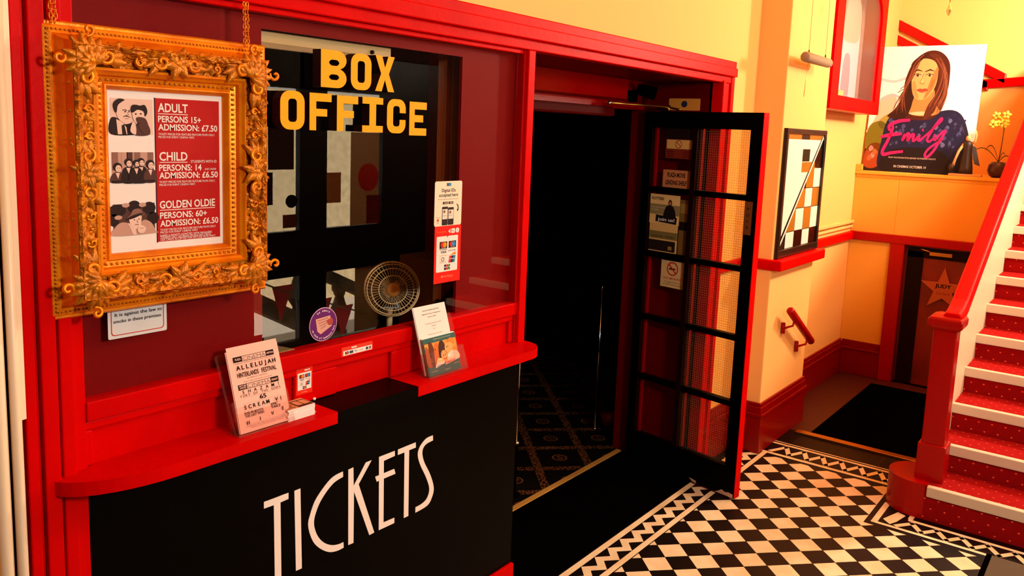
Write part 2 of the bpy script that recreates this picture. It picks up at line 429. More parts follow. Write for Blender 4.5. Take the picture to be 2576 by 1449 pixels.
# hall behind the doorway, booth shell
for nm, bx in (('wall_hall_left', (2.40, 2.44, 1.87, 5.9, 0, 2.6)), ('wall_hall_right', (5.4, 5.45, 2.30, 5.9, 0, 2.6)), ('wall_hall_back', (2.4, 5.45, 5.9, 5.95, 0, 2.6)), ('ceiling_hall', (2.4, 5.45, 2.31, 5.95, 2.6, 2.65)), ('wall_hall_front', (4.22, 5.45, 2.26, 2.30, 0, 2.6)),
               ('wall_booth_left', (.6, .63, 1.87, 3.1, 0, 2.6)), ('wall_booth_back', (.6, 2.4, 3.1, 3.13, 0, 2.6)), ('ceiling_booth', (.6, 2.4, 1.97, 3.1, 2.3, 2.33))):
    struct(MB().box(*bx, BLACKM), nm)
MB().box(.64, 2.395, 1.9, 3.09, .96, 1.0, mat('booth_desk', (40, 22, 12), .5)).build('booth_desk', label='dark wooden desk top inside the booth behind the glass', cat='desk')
# ---- red joinery of the booth
tr = MB()     # head beam with stepped moulding
tr.box(.66, 4.215, 1.775, 1.83, 2.178, 2.215, RED); tr.box(.66, 4.205, 1.762, 1.83, 2.135, 2.180, RED); tr.box(.66, 4.20, 1.78, 1.83, 2.100, 2.137, RED)
struct(tr, 'trim_1', bevel=.004)
tr = MB()     # left post, grooved
for a, b, d in ((.70, .722, .028), (.722, .732, .016), (.732, .765, .03), (.765, .772, .014), (.772, .800, .024), (.80, .83, .008)):
    tr.box(a, b, YW-d, 1.86, 0, 2.10, RED)
struct(tr, 'trim_2', bevel=.003)
tr = MB()     # mullion between window and doorway, top/bottom rails of the window
tr.box(2.392, 2.432, 1.778, 2.26, 1.03, 2.10, RED); tr.box(2.380, 2.395, 1.79, 1.83, 1.03, 2.10, RED2)
tr.box(.83, 2.40, 1.788, 1.85, 1.145, 1.19, RED); tr.box(.83, 2.40, 1.795, 1.85, 2.085, 2.10, RED)
struct(tr, 'trim_3', bevel=.003)
tr = MB()     # apron between window and shelf: framed panels
tr.box(.80, 2.42, 1.81, 1.86, .98, 1.15, RED)
for a, b in ((.80, .845), (1.395, 1.545), (1.763, 1.90), (2.36, 2.42)): tr.box(a, b, 1.797, 1.809, 1.041, 1.123, RED)
tr.box(.80, 2.42, 1.7965, 1.809, 1.123, 1.144, RED)
struct(tr, 'trim_4', bevel=.004)
# black counter front
cf = MB(); cf.box(.81, 2.434, 1.80, 1.86, .145, 1.0, BLACKP)
struct(cf, 'wall_counter', bevel=.003)
struct(MB().box(.66, 2.436, 1.787, 1.86, 0, .148, RED), 'baseboard_counter', bevel=.003)
# cream stop beads on the far left, one broken off short
tr = MB(); tr.tube([(.683, 1.775, 0), (.681, 1.775, 2.2)], .0105, CREAMG, 10); struct(tr, 'trim_5')
tr = MB(); tr.tube([(.655, 1.782, 0), (.652, 1.782, 2.2)], .014, CREAMG, 10); struct(tr, 'trim_6')
tr = MB(); tr.loft([[(.690, 1.77, z), (.705, 1.774, z), (.705, 1.80, z), (.690, 1.80, z)] for z in (1.192, 1.30, 1.6, 2.1)], CREAMG); struct(tr, 'trim_7')
# recess of the doorway
tr = MB()
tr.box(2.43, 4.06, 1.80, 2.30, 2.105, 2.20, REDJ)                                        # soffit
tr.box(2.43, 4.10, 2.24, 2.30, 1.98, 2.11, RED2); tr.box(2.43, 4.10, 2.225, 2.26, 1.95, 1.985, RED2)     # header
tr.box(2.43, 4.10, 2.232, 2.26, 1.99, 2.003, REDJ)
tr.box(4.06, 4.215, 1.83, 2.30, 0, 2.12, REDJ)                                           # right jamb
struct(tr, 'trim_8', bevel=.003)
tr = MB()     # architrave right of the doorway
tr.box(4.06, 4.085, 1.772, 1.85, 0, 2.11, RED); tr.box(4.085, 4.165, 1.786, 1.85, 0, 2.11, RED); tr.box(4.165, 4.205, 1.775, 1.85, 0, 2.15, RED)
struct(tr, 'trim_9', bevel=.004)
# baseboards, dado rails
def skirt(x0, x1, y, name, h=.30):
    m_ = MB(); m_.box(x0, x1, y-.02, y+.01, 0, h*.72, REDB); m_.box(x0, x1, y-.028, y+.01, h*.72, h*.80, REDB); m_.box(x0, x1, y-.018, y+.01, h*.80, h*.93, REDB); m_.box(x0, x1, y-.012, y+.01, h*.93, h, REDB)
    struct(m_, name, bevel=.004)
skirt(4.205, 4.60, 1.81, 'baseboard_booth')
m_ = MB()
for d, a, b in ((.02, 0, .216), (.028, .216, .24), (.018, .24, .279), (.012, .279, .30)):
    m_.box(4.59-d, 5.335+d, 1.64-d, 1.80, a, b, REDB)
struct(m_, 'baseboard_pier', bevel=.004)
skirt(5.35, 6.75, 1.81, 'baseboard_passage', .272)
m_ = MB()
for d, a, b in ((.02, 0, .2), (.028, .2, .22), (.012, .22, .272)): m_.box(6.75-d, 6.76, 1.50, 1.79, a, b, REDB)
struct(m_, 'baseboard_back', bevel=.004)
m_ = MB(); m_.box(4.565, 5.36, 1.575, 1.82, 1.085, 1.145, RED); struct(m_, 'trim_10', bevel=.008)           # shelf-like dado of the pier
m_ = MB(); m_.box(4.205, 4.60, 1.785, 1.82, 1.085, 1.14, RED); struct(m_, 'trim_11', bevel=.006)
m_ = MB(); m_.box(5.335, 6.75, 1.775, 1.82, 1.075, 1.135, RED); struct(m_, 'trim_12', bevel=.006)
m_ = MB(); m_.box(5.335, 6.75, 1.785, 1.82, 1.20, 1.225, CREAM); m_.box(5.335, 6.75, 1.79, 1.82, 1.165, 1.185, CREAM); struct(m_, 'trim_13', bevel=.005)
m_ = MB(); m_.box(6.715, 6.77, .70, 1.80, 1.075, 1.14, RED2); m_.box(6.72, 6.77, 1.40, 1.50, 0, 1.08, RED2); m_.box(6.72, 6.77, .72, .80, 0, 1.08, RED2); struct(m_, 'trim_14', bevel=.005)

# ---- window of the booth: glass, maroon backing board with the serving opening
win = thing('window_1', (1.6, 1.806, 1.19), kind='structure')
MB().box(.83, 2.385, 1.805, 1.809, 1.188, 2.09, GLASS).build('glass_pane', win)
bd = MB(); HX0, HX1, HZ1 = 1.315, 2.095, 2.05
bd.box(.83, HX0, 1.83, 1.842, 1.15, 2.10, MAROON); bd.box(HX1, 2.39, 1.83, 1.842, 1.15, 2.10, MAROON); bd.box(HX0, HX1, 1.83, 1.842, HZ1, 2.10, MAROON)
bd.build('backing_board', win, label='maroon boards behind the glass')

# ================================================================ BOOTH FRONT
def shelf(x0, x1, rl, rrr, label, m=RED, name='counter_shelf'):
    """rounded-end shelf, z .. top 1.04"""
    y0, y1 = 1.675, 1.812
    pts = []
    if rl: pts += [(x0+(1-math.cos(t))*rl*.9, y1-.02-(y1-.02-y0)*math.sin(t)) for t in (PI/2*k/10 for k in range(11))]
    else: pts += [(x0, y1-.001), (x0, y0)]
    if rrr: pts += [(x1-(1-math.cos(t))*rrr, y0+rrr-math.sin(t)*rrr) for t in (PI/2-PI/2*k/10 for k in range(11))]
    else: pts += [(x1, y0)]
    pts += [(x1, y1), (x0, y1)]
    o = MB().slab(Plane((0, 0, 0), (1, 0, 0), (0, 1, 0), (0, 0, 1)), pts, 1.008, 1.04, m)
    return o.build(name, label=label, cat='shelf', bevel=.003)
shelf(.745, 1.447, .26, 0, 'long red counter shelf with a rounded left end, holding the pink programme leaflets')
shelf(1.76, 2.435, 0, .09, 'short red counter shelf with a rounded right end beside the doorway')
shelf(1.448, 1.759, 0, 0, 'black serving ledge between the two red shelves', m=BLACKP, name='serving_ledge')
# BOX OFFICE letters
def glyph(ch, x0, z0, x1, z1):
    W, H = x1-x0, z1-z0; t = .30*W if ch not in 'IX' else .27*W; r = W*.36
    if ch == 'B':
        out = [(x0, z0), (x1-r, z0)]
        def arc(cx, cz, rx_, rz, a0, a1, n=8): return [(cx+rx_*math.cos(a0+(a1-a0)*k/n), cz+rz*math.sin(a0+(a1-a0)*k/n)) for k in range(n+1)]
        h = H/2
        out = [(x0, z0)]+arc(x1-r, z0+h*.52, r, h*.52, -PI/2, PI/2*.8)+arc(x1-r*1.02, z1-h*.5, r, h*.5, -PI/2*.8, PI/2)+[(x0, z1)]
        hx1 = x1-t*.95
        h1 = rr(x0+t, z0+H*.21, hx1, z0+H*.36, .012); h2 = rr(x0+t, z0+H*.59, hx1, z0+H*.75, .012)
        return [out, h1[::-1], h2[::-1]]
    if ch == 'O': return [rr(x0, z0, x1, z1, r), rr(x0+t*1.08, z0+H*.2, x1-t*1.08, z1-H*.2, W*.12)[::-1]]
    if ch == 'X':
        m_ = (x0+x1)/2; zm = (z0+z1)/2; q = t*1.25
        return [[(x0, z0), (x0+q, z0), (m_, zm-H*.17), (x1-q, z0), (x1, z0), (m_+t*.75, zm), (x1, z1), (x1-q, z1), (m_, zm+H*.17), (x0+q, z1), (x0, z1), (m_-t*.75, zm)]]
    tb = H*.22
    if ch == 'F': return [[(x0, z0), (x0+t, z0), (x0+t, z0+H*.38), (x1-W*.2, z0+H*.38), (x1-W*.2, z0+H*.58), (x0+t, z0+H*.58), (x0+t, z1-tb), (x1, z1-tb), (x1, z1), (x0, z1)]]
    if ch == 'E': return [[(x0, z0), (x1, z0), (x1, z0+tb), (x0+t, z0+tb), (x0+t, z0+H*.40), (x1-W*.2, z0+H*.40), (x1-W*.2, z0+H*.61), (x0+t, z0+H*.61), (x0+t, z1-tb), (x1, z1-tb), (x1, z1), (x0, z1)]]
    if ch == 'I':
        a, b = x0+W*.34, x1-W*.34; tb = H*.19
        return [[(x0, z0), (x1, z0), (x1, z0+tb), (b, z0+tb), (b, z1-tb), (x1, z1-tb), (x1, z1), (x0, z1), (x0, z1-tb), (a, z1-tb), (a, z0+tb), (x0, z0+tb)]]
    if ch == 'C':
        o_ = rr(x0, z0, x1, z1, r, 8); i_ = rr(x0+t*1.08, z0+H*.2, x1-t*1.08, z1-H*.2, W*.12, 8)
        n = len(o_); zt, zb = z0+H*.60, z0+H*.40
        oo = [p for p in o_ if not (p[0] > x1-1e-6-.0005 and zb < p[1] < zt)]
        # split at the right-hand gap: outer runs from the upper lip round the left to the lower lip
        up = [p for p in o_[9:18]]; left = o_[18:]; low = o_[:9]
        outer = [(x1, zt)]+up+left+low+[(x1, zb)]
        ui = i_[9:18]; li = i_[18:]; lo = i_[:9]
        inner = [(x1-t*1.08, zt)]+ui+li+lo+[(x1-t*1.08, zb)]
        return [outer+inner[::-1]]
LET = [('B', 1.458, 1.913, 1.547, 2.012), ('O', 1.562, 1.913, 1.638, 2.012), ('X', 1.653, 1.914, 1.728, 2.014),
       ('O', 1.328, 1.798, 1.405, 1.897), ('F', 1.421, 1.798, 1.495, 1.896), ('F', 1.514, 1.798, 1.590, 1.894), ('I', 1.606, 1.797, 1.685, 1.895), ('C', 1.701, 1.796, 1.777, 1.895), ('E', 1.793, 1.791, 1.867, 1.891)]
LLAB = ['yellow letter B starting the word BOX on the booth glass', 'yellow letter O in the middle of the word BOX on the booth glass', 'yellow letter X ending the word BOX on the booth glass',
        'yellow letter O starting the word OFFICE, beside the gold frame', 'first yellow letter F of the word OFFICE on the booth glass', 'second yellow letter F of the word OFFICE on the booth glass',
        'yellow letter I of the word OFFICE on the booth glass', 'yellow letter C of the word OFFICE on the booth glass', 'yellow letter E ending the word OFFICE on the booth glass']
for (ch, a, b, c, d), lab in zip(LET, LLAB):
    pl = Plane((0, 1.804, 0), (1, 0, 0), (0, 0, 1), (0, -1, 0))
    m_ = MB().slab(pl, glyph(ch, a, b, c, d), 0, .034, YELLOW, LSIDE)
    m_.build('sign_letter', label=lab, cat='letter', group='raised yellow letters of the box office sign')
# TICKETS vinyl letters
V = dict(T=[[(1.296, .794), (1.377, .793), (1.377, .775), (1.350, .774), (1.353, .549), (1.331, .549), (1.328, .774), (1.296, .775)]],
         I=[[(1.397, .792), (1.418, .792), (1.424, .548), (1.403, .549)]],
         C=[[(1.574, .793), (1.528, .785), (1.476, .744), (1.453, .702), (1.446, .668), (1.462, .618), (1.489, .583), (1.523, .558), (1.554, .549), (1.58, .549)],
            [(1.575, .776), (1.536, .767), (1.495, .734), (1.473, .698), (1.467, .666), (1.479, .628), (1.502, .597), (1.532, .576), (1.558, .568), (1.579, .567)]],
         K=[[(1.595, .792), (1.615, .793), (1.617, .734), (1.665, .793), (1.689, .793), (1.637, .732), (1.705, .55), (1.684, .549), (1.6185, .715), (1.619, .549), (1.598, .55)]],
         E=[[(1.720, .794), (1.788, .794), (1.789, .777), (1.741, .775), (1.7415, .734), (1.787, .734), (1.793, .716), (1.742, .716), (1.744, .569), (1.792, .567), (1.792, .549), (1.724, .55), (1.7215, .716), (1.712, .715), (1.705, .734), (1.7212, .734)]],
         T2=[[(1.802, .794), (1.883, .795), (1.884, .777), (1.853, .777), (1.856, .55), (1.835, .55), (1.832, .776), (1.802, .776)]],
         S=[[(1.965, .796), (1.932, .794), (1.904, .775), (1.894, .75), (1.906, .712), (1.937, .656), (1.954, .611), (1.944, .582), (1.92, .57), (1.889, .568)],
            [(1.966, .778), (1.935, .775), (1.919, .764), (1.916, .744), (1.927, .712), (1.957, .66), (1.976, .607), (1.967, .574), (1.945, .554), (1.889, .549)]])
TL = dict(T='white letter T starting the word TICKETS on the black counter', I='white letter I of the word TICKETS', C='white rounded letter C of the word TICKETS', K='white letter K of the word TICKETS',
          E='white letter E of the word TICKETS with a long crossbar', T2='white letter T next to the last S of the word TICKETS', S='white letter S ending the word TICKETS')
for k_, loops in V.items():
    if len(loops) == 2: poly = spl(loops[0], False, 5)+spl(loops[1], False, 5)[::-1]
    else: poly = loops[0]
    MB().slab(wallplane(0, 1.80, 0), poly, 0, .0012, WHITEV).build('vinyl_letter', label=TL[k_], cat='letter', group='white letters of the word TICKETS')

# ================================================================ GOLD FRAME
FX0, FX1, FZ0, FZ1, FY = .748, 1.288, 1.388, 2.003, 1.797
frm = thing('picture_frame', ((FX0+FX1)/2, FY, FZ0), 'wide ornate gold picture frame hung on chains over the booth window', 'picture frame')
def sweep_rect(mb, x0, x1, z0, z1, y, prof, m):
    rings = []
    for (e, h) in prof: rings.append([(x0+e, y-h, z0+e), (x1-e, y-h, z0+e), (x1-e, y-h, z1-e), (x0+e, y-h, z1-e)])
    mb.loft(rings, m, caps=False)
m_ = MB()
sweep_rect(m_, FX0, FX1, FZ0, FZ1, FY, [(0, 0), (0, .018), (.004, .024), (.009, .024), (.011, .028), (.026, .034), (.028, .032), (.038, .058), (.042, .082), (.047, .088), (.053, .085), (.058, .080), (.074, .062), (.086, .058), (.089, .068), (.094, .070), (.098, .064), (.103, .060), (.106, .050), (.118, .046), (.121, .050), (.124, .050), (.131, .040), (.133, .03)], GOLD)
mould = m_.build('moulding', frm)
BK = MB(); BK.box(FX0+.01, FX1-.01, FY-.002, FY+.002, FZ0+.01, FZ1-.01, DARKW); BK.build('back_board', frm)
# carved band
CARVE = bpy.data.materials.new('carved_gold_relief'); CARVE.use_nodes = True; n3 = CARVE.node_tree; p3 = n3.nodes['Principled BSDF']
p3.inputs['Metallic'].default_value = .4; p3.inputs['Roughness'].default_value = .42; p3.inputs['Specular IOR Level'].default_value = .4
tc3 = n3.nodes.new('ShaderNodeTexCoord'); v3 = n3.nodes.new('ShaderNodeTexVoronoi'); v3.inputs['Scale'].default_value = 62; v3.feature = 'SMOOTH_F1'
nz3 = n3.nodes.new('ShaderNodeTexNoise'); nz3.inputs['Scale'].default_value = 38; nz3.inputs['Distortion'].default_value = 2.2; nz3.inputs['Detail'].default_value = 3
b3 = n3.nodes.new('ShaderNodeBump'); b3.inputs['Strength'].default_value = 1; b3.inputs['Distance'].default_value = .012
ad3 = n3.nodes.new('ShaderNodeMath'); ad3.operation = 'SUBTRACT'
n3.links.new(tc3.outputs['Object'], v3.inputs['Vector']); n3.links.new(tc3.outputs['Object'], nz3.inputs['Vector'])
n3.links.new(nz3.outputs['Fac'], ad3.inputs[0]); n3.links.new(v3.outputs['Distance'], ad3.inputs[1]); n3.links.new(ad3.outputs[0], b3.inputs['Height']); n3.links.new(b3.outputs['Normal'], p3.inputs['Normal'])
r3_ = n3.nodes.new('ShaderNodeValToRGB'); r3_.color_ramp.elements[0].position = .35; r3_.color_ramp.elements[1].position = .62
r3_.color_ramp.elements[0].color = (*lin((160, 80, 0)), 1); r3_.color_ramp.elements[1].color = (*lin((226, 132, 2)), 1)
n3.links.new(nz3.outputs['Fac'], r3_.inputs['Fac']); n3.links.new(r3_.outputs['Color'], p3.inputs['Base Color'])
m_ = MB()
sweep_rect(m_, FX0, FX1, FZ0, FZ1, FY, [(.043, .086), (.048, .091), (.056, .086), (.066, .074), (.076, .066), (.086, .063)], CARVE)
m_.build('carved_cove', mould)
def petal(mb, c, ang, L, W, H, m=GOLDD, curl=.3):
    """raised leaf on the wall plane: c = (x, y_base, z)"""
    ca, sa = math.cos(ang), math.sin(ang); rings = []
    for i in range(7):
        t = i/6; wd = W*math.sin(PI*min(1, .12+t*.88))**.8*.5; px = t*L; bend = curl*L*t*t
        row = []
        for j in range(5):
            s_ = (j/4-.5)*2; hx = H*(1-abs(s_)**2*.8)*(.35+.65*math.sin(PI*(.15+.8*t)))
            if j == 2: hx *= .72
            u, v = px, s_*wd+bend
            row.append((c[0]+u*ca-v*sa, c[1]-hx, c[2]+u*sa+v*ca))
        rings.append(row)
    mb.loft(rings, m, closed=False, caps=False, smooth=True)
def scroll(mb, c, ang, R0, turns, r, flip=1, m=GOLD):
    P = []; rad = []
    N = int(16*turns)
    for i in range(N+1):
        t = i/N; a = ang+flip*2*PI*turns*t; R_ = R0*(1-.78*t)
        P.append((c[0]+R_*math.cos(a), c[1]-r*.4-.004*t, c[2]+R_*math.sin(a))); rad.append(r*(.5+.7*math.sin(PI*(.1+.8*t))))
    mb.tube(P, rad, m, 6)
def band_len(side, s_, off):
    """point on the carved band: side 0 bottom 1 right 2 top 3 left, s along, off inset"""
    if side == 0: return (FX0+s_, FZ0+off, 0)
    if side == 2: return (FX1-s_, FZ1-off, PI)
    if side == 1: return (FX1-off, FZ0+s_, PI/2)
    return (FX0+off, FZ1-s_, -PI/2)
def hy(off):
    pr_ = [(.042, .082), (.053, .085), (.074, .062), (.09, .062)]
    for (a, ha), (b, hb_) in zip(pr_, pr_[1:]):
        if off <= b: return FY-(ha+(hb_-ha)*(off-a)/(b-a))
    return FY-.062
for side in range(4):
    L = (FX1-FX0) if side in (0, 2) else (FZ1-FZ0)
    for half in (0, 1):
        m_ = MB(); s_ = .118 if half == 0 else L/2+.058; k_ = half; end = L/2-.058 if half == 0 else L-.118
        while s_ <= end+.001:
            off = .070+(.007 if k_ % 2 else -.007); x, z, a = band_len(side, s_, off)
            d = 1 if half == 0 else -1; base = a if d > 0 else a+PI
            for q, sp in ((0, .0), (1, .62), (2, -.62), (3, 1.25), (4, -1.25), (5, 1.9), (6, -1.9)):
                petal(m_, (x, hy(off)+.008, z), base+sp+.25*(-1)**k_, .030 if q == 0 else .026, .020, .015, curl=.35*(-1)**q)
            scroll(m_, (x+.010*math.cos(a+PI/2)*(-1)**k_, hy(off)-.002, z+.010*math.sin(a+PI/2)*(-1)**k_), base+PI/2*(-1)**k_, .0105, 1.0, .0026, flip=(-1)**k_)
            x2, z2, _ = band_len(side, s_+.014*d, .070-(.010 if k_ % 2 else -.010))
            for q in range(5): petal(m_, (x2, hy(.07)+.004, z2), base+PI/2*(-1)**k_+(q-2)*.55, .018, .010, .009)
            m_.ball((x, hy(off)-.007, z), .0042, GOLD, 8)
            s_ += .028; k_ += 1
        m_.build('carved_band', frm)
    # centre cartouche
    m_ = MB(); x, z, a = band_len(side, L/2, .068)
    yb = FY-.074
    for q in range(11):
        aa = a+PI/2+(q-5)*.5; petal(m_, (x, yb, z), aa, .040 if q % 2 == 0 else .032, .018, .017, GOLDD, .2*(-1)**q)
    for d in (-1, 1):
        scroll(m_, (x+d*.038*math.cos(a), yb-.004, z+d*.038*math.sin(a)), a+(0 if d > 0 else PI), .017, 1.1, .0038, flip=d)
        scroll(m_, (x+d*.020*math.cos(a)-.017*math.cos(a+PI/2), yb-.006, z+d*.020*math.sin(a)-.017*math.sin(a+PI/2)), a+PI/2, .012, 1.0, .0032, flip=-d)
        for q in (-1, 0, 1): petal(m_, (x+d*.030*math.cos(a), yb+.004, z+d*.030*math.sin(a)), (a if d > 0 else a+PI)+q*.45, .046, .020, .015)
    m_.ball((x, yb-.004, z), .012, GOLDD, 10, (1, .8, 1))
    m_.build('cartouche', frm)
    # corner shell
    x, z, a = band_len(side, .067, .067); m_ = MB(); dg = a+PI/4      # towards the inside along the diagonal
    yb = FY-.078
    for q in range(11):
        aa = dg+PI+(q-5)*.36; petal(m_, (x+.020*math.cos(dg), yb+.004, z+.020*math.sin(dg)), aa, .064-.003*abs(q-5), .024, .022, GOLDD, .08*(1 if q > 5 else -1))
    for q in range(7): petal(m_, (x+.024*math.cos(dg), yb-.006, z+.024*math.sin(dg)), dg+PI+(q-3)*.5, .036, .018, .016, GOLDD, .1)
    for d in (-1, 1):
        ex, ez = x+.044*math.cos(dg+d*PI/4), z+.044*math.sin(dg+d*PI/4)
        scroll(m_, (ex, yb-.004, ez), dg+PI+d*.6, .017, 1.1, .0042, flip=d)
        for q in (-1, 0, 1): petal(m_, (ex, yb+.006, ez), dg+d*PI/4+q*.5, .046, .022, .016)
        scroll(m_, (x+.050*math.cos(dg+PI+d*.95), yb-.002, z+.050*math.sin(dg+PI+d*.95)), dg+d*1.2, .013, 1.0, .0036, flip=-d)
    arc = [(x+.020*math.cos(dg)+.060*math.cos(dg+PI+t), yb-.002, z+.020*math.sin(dg)+.060*math.sin(dg+PI+t)) for t in (-1.6+3.2*k/20 for k in range(21))]
    if False: m_.tube(arc, [.0026+.0030*abs(math.sin(1.26*k)) for k in range(21)], GOLD, 6)
    m_.ball((x+.014*math.cos(dg), yb-.010, z+.014*math.sin(dg)), .010, GOLD, 10)
    m_.build('corner_shell', frm)
# bead runs
m_ = MB(); m2 = MB()
for side in range(4):
    L = (FX1-FX0) if side in (0, 2) else (FZ1-FZ0)
    n = int((L-.23)/.0115)
    for q in range(n+1):
        x, z, a = band_len(side, .115+(L-.23)*q/n, .112); m_.ball((x, FY-.047, z), .0048, GOLDD, 6, (1, 1.2, 1))
    n = int((L-.04)/.0085)
    for q in range(n+1):
        x, z, a = band_len(side, .02+(L-.04)*q/n, .0185); m2.ball((x, FY-.031, z), .0038, GOLDD, 6, (1, 1, 1))
m_.build('inner_beading', mould); m2.build('outer_beading', mould)
MB().box(FX0+.128, FX1-.128, FY-.044, FY-.0425, FZ0+.128, FZ1-.128, PICG).build('glazing', frm)
# chains
def chain(x0, x1, z0, z1, label):
    m_ = MB(); n = int((z1-z0)/.0085)
    for s_ in (0, 1):
        for q in range(n):
            t = q/n; cx = x0+(x1-x0)*t+s_*.009*(1 if q % 3 else .7); cz = z0+(z1-z0)*t; pts = []
            for k in range(10):
                aa = 2*PI*k/10; u, v = .0035*math.cos(aa), .0066*math.sin(aa)
                pts.append((cx+(u if q % 2 else 0), 1.757+(0 if q % 2 else u), cz+v))
            m_.tube(pts, .0011, GOLD, 5, closed=True)
    m_.build('hanging_chain', label=label, cat='chain', group='brass chains holding the gold frame')
chain(.772, .764, 2.0, 2.16, 'double brass chain at the upper left corner of the gold frame')
chain(1.216, 1.214, 1.998, 2.10, 'double brass chain at the upper right of the gold frame')
# price poster inside the frame
PX0, PX1, PZ0, PZ1 = FX0+.126, FX1-.126, FZ0+.126, FZ1-.126
pst = thing('price_poster', ((PX0+PX1)/2, 1.765, PZ0), 'admission price poster with red panel and three old photographs inside the gold frame', 'poster')
MB().box(PX0, PX1, 1.764, 1.768, PZ0, PZ1, PAPER).build('sheet', pst)
PP = wallplane(0, 1.764, 0)
def pu(t): return PX0+.007+(PX1-PX0-.014)*t
def pv(t): return PZ0+.007+(PZ1-PZ0-.014)*t
REDP = cmat((186, 14, 8))
m_ = MB(); m_.rect(PP, pu(.395), pv(.045), pu(.975), pv(.968), REDP, 1); m_.rect(PP, pu(.385), pv(.04), pu(.395), pv(.97), cmat((52, 10, 8)), 1); rpan = m_.build('red_panel', pst, label='red price panel')
m_ = MB()
def pt(s_, u, v, h, u1=None, b=.02, mm=PAPER): m_.text(PP, s_, pu(u), pv(v), h, mm, 3, w_=(pu(u1)-pu(u)) if u1 else None, bold=b)
def und(u0, u1, v): m_.rect(PP, pu(u0), pv(v), pu(u1), pv(v)+.0016, PAPER, 3)
pt('ADULT', .415, .883, .0185, .68); und(.415, .68, .868)
pt('PERSONS 15+', .415, .818, .0135, .80); pt('ADMISSION: £7.50', .415, .766, .0135, .955)
pt('TICKET PRICES FOR FEATURE FEATURE FILMS ONLY', .415, .735, .0046, .93, .005); pt('PRICES FOR EVENT CINEMA VARY.', .415, .716, .0046, .74, .005)
pt('CHILD', .42, .572, .0185, .67); und(.42, .67, .558); pt('STUDENTS WITH ID', .70, .556, .006, .945, .008)
pt('PERSONS: 14', .415, .506, .0135, .80); pt('AND UNDER', .83, .507, .0042, .94, .005); pt('ADMISSION: £6.50', .415, .456, .0135, .955)
pt('TICKET PRICES FOR FEATURE FEATURE FILMS ONLY.', .415, .427, .0046, .93, .005); pt('PRICES FOR EVENT CINEMA VARY.', .415, .408, .0046, .74, .005)
pt('GOLDEN OLDIE', .415, .262, .0165, .925); und(.415, .925, .248)
pt('PERSONS: 60+', .415, .196, .0135, .845); pt('ADMISSION: £6.50', .415, .143, .0135, .955)
pt('TICKET PRICES FOR FEATURE FEATURE FILMS ONLY', .415, .115, .0046, .93, .005); pt('PRICES FOR EVENT CINEMA VARY.', .415, .098, .0046, .76, .005)
pt('BABIES & INFANTS ADMITTED WITH MANAGERS', .415, .077, .0046, .89, .005); pt('CONSENT ONLY. NO PRAMS ON BALCONY CIRCLE', .415, .063, .0046, .88, .005); pt('CEA CARDS ACCEPTED FOR FEATURE FILMS ONLY.', .415, .050, .0046, .93, .005)
m_.build('lettering', rpan)
# three photographs
SEP = [cmat(c) for c in ((236, 196, 178), (196, 150, 132), (140, 96, 82), (84, 50, 42), (38, 18, 15))]
def photo(u0, v0, u1, v1, draw):
    m_ = MB(); x0, x1, z0, z1 = pu(u0), pu(u1), pv(v0), pv(v1); W, H = x1-x0, z1-z0
    pl = Plane((x0, 1.764, z0), (W, 0, 0), (0, 0, H), (0, -1, 0)); m_.rect(pl, 0, 0, 1, 1, SEP[1], 1); draw(m_, pl); m_.build('photograph', pst)
def ph1(m_, pl):
    m_.rect(pl, 0, 0, 1, 1, SEP[0], 1.3)
    m_.flat(pl, spl([(.0, 0), (.0, .42), (.14, .46), (.3, .3), (.42, .30), (.55, .34), (.64, .1), (.62, 0)]), SEP[4], 2)           # suit
    m_.flat(pl, [(.16, 0), (.13, .42), (.25, .36), (.36, .20), (.38, 0)], SEP[0], 3); m_.flat(pl, [(.26, 0), (.25, .25), (.31, .28), (.36, .0)], SEP[4], 4)
    m_.flat(pl, spl([(.15, .50), (.14, .78), (.22, .92), (.36, .90), (.45, .74), (.46, .52), (.40, .36), (.27, .34)]), SEP[0], 5)       # face
    m_.flat(pl, spl([(.06, .78), (.09, .90), (.2, .99), (.33, .96), (.26, .90), (.17, .80), (.14, .62), (.10, .62)]), SEP[4], 6)
    m_.stroke(pl, [(.27, .67), (.33, .69), (.38, .66)], .022, SEP[3], 6); m_.stroke(pl, [(.41, .66), (.45, .68)], .022, SEP[3], 6)
    m_.disc(pl, .335, .635, .018, SEP[4], 6, .022); m_.disc(pl, .425, .635, .014, SEP[4], 6, .02)
    m_.stroke(pl, [(.28, .49), (.36, .52), (.45, .48)], [.01, .04, .012], SEP[3], 6); m_.stroke(pl, [(.38, .62), (.42, .55), (.38, .54)], .012, SEP[2], 6)
    m_.stroke(pl, [(.32, .44), (.41, .44)], .014, SEP[2], 6)
    m_.flat(pl, spl([(.52, 0), (.6, .3), (.72, .34), (.88, .28), (.90, .0)]), SEP[3], 5)
    m_.flat(pl, spl([(.50, .52), (.52, .70), (.62, .74), (.76, .70), (.78, .5), (.70, .30), (.58, .32)]), SEP[0], 6)
    m_.flat(pl, spl([(.46, .66), (.5, .82), (.6, .84), (.68, .82), (.8, .84), (.86, .66), (.80, .52), (.76, .66), (.62, .70), (.52, .62)]), SEP[4], 7)
    m_.flat(pl, spl([(.58, .46), (.68, .50), (.82, .44), (.88, .2), (.82, .02), (.70, .1), (.62, .3)]), SEP[3], 7)
    m_.disc(pl, .58, .58, .022, SEP[4], 7); m_.disc(pl, .70, .59, .022, SEP[4], 7); m_.stroke(pl, [(.6, .30), (.67, .32)], .03, SEP[4], 8)
    m_.flat(pl, spl([(.44, .1), (.5, .36), (.55, .34), (.58, .16), (.56, 0)]), SEP[0], 8)
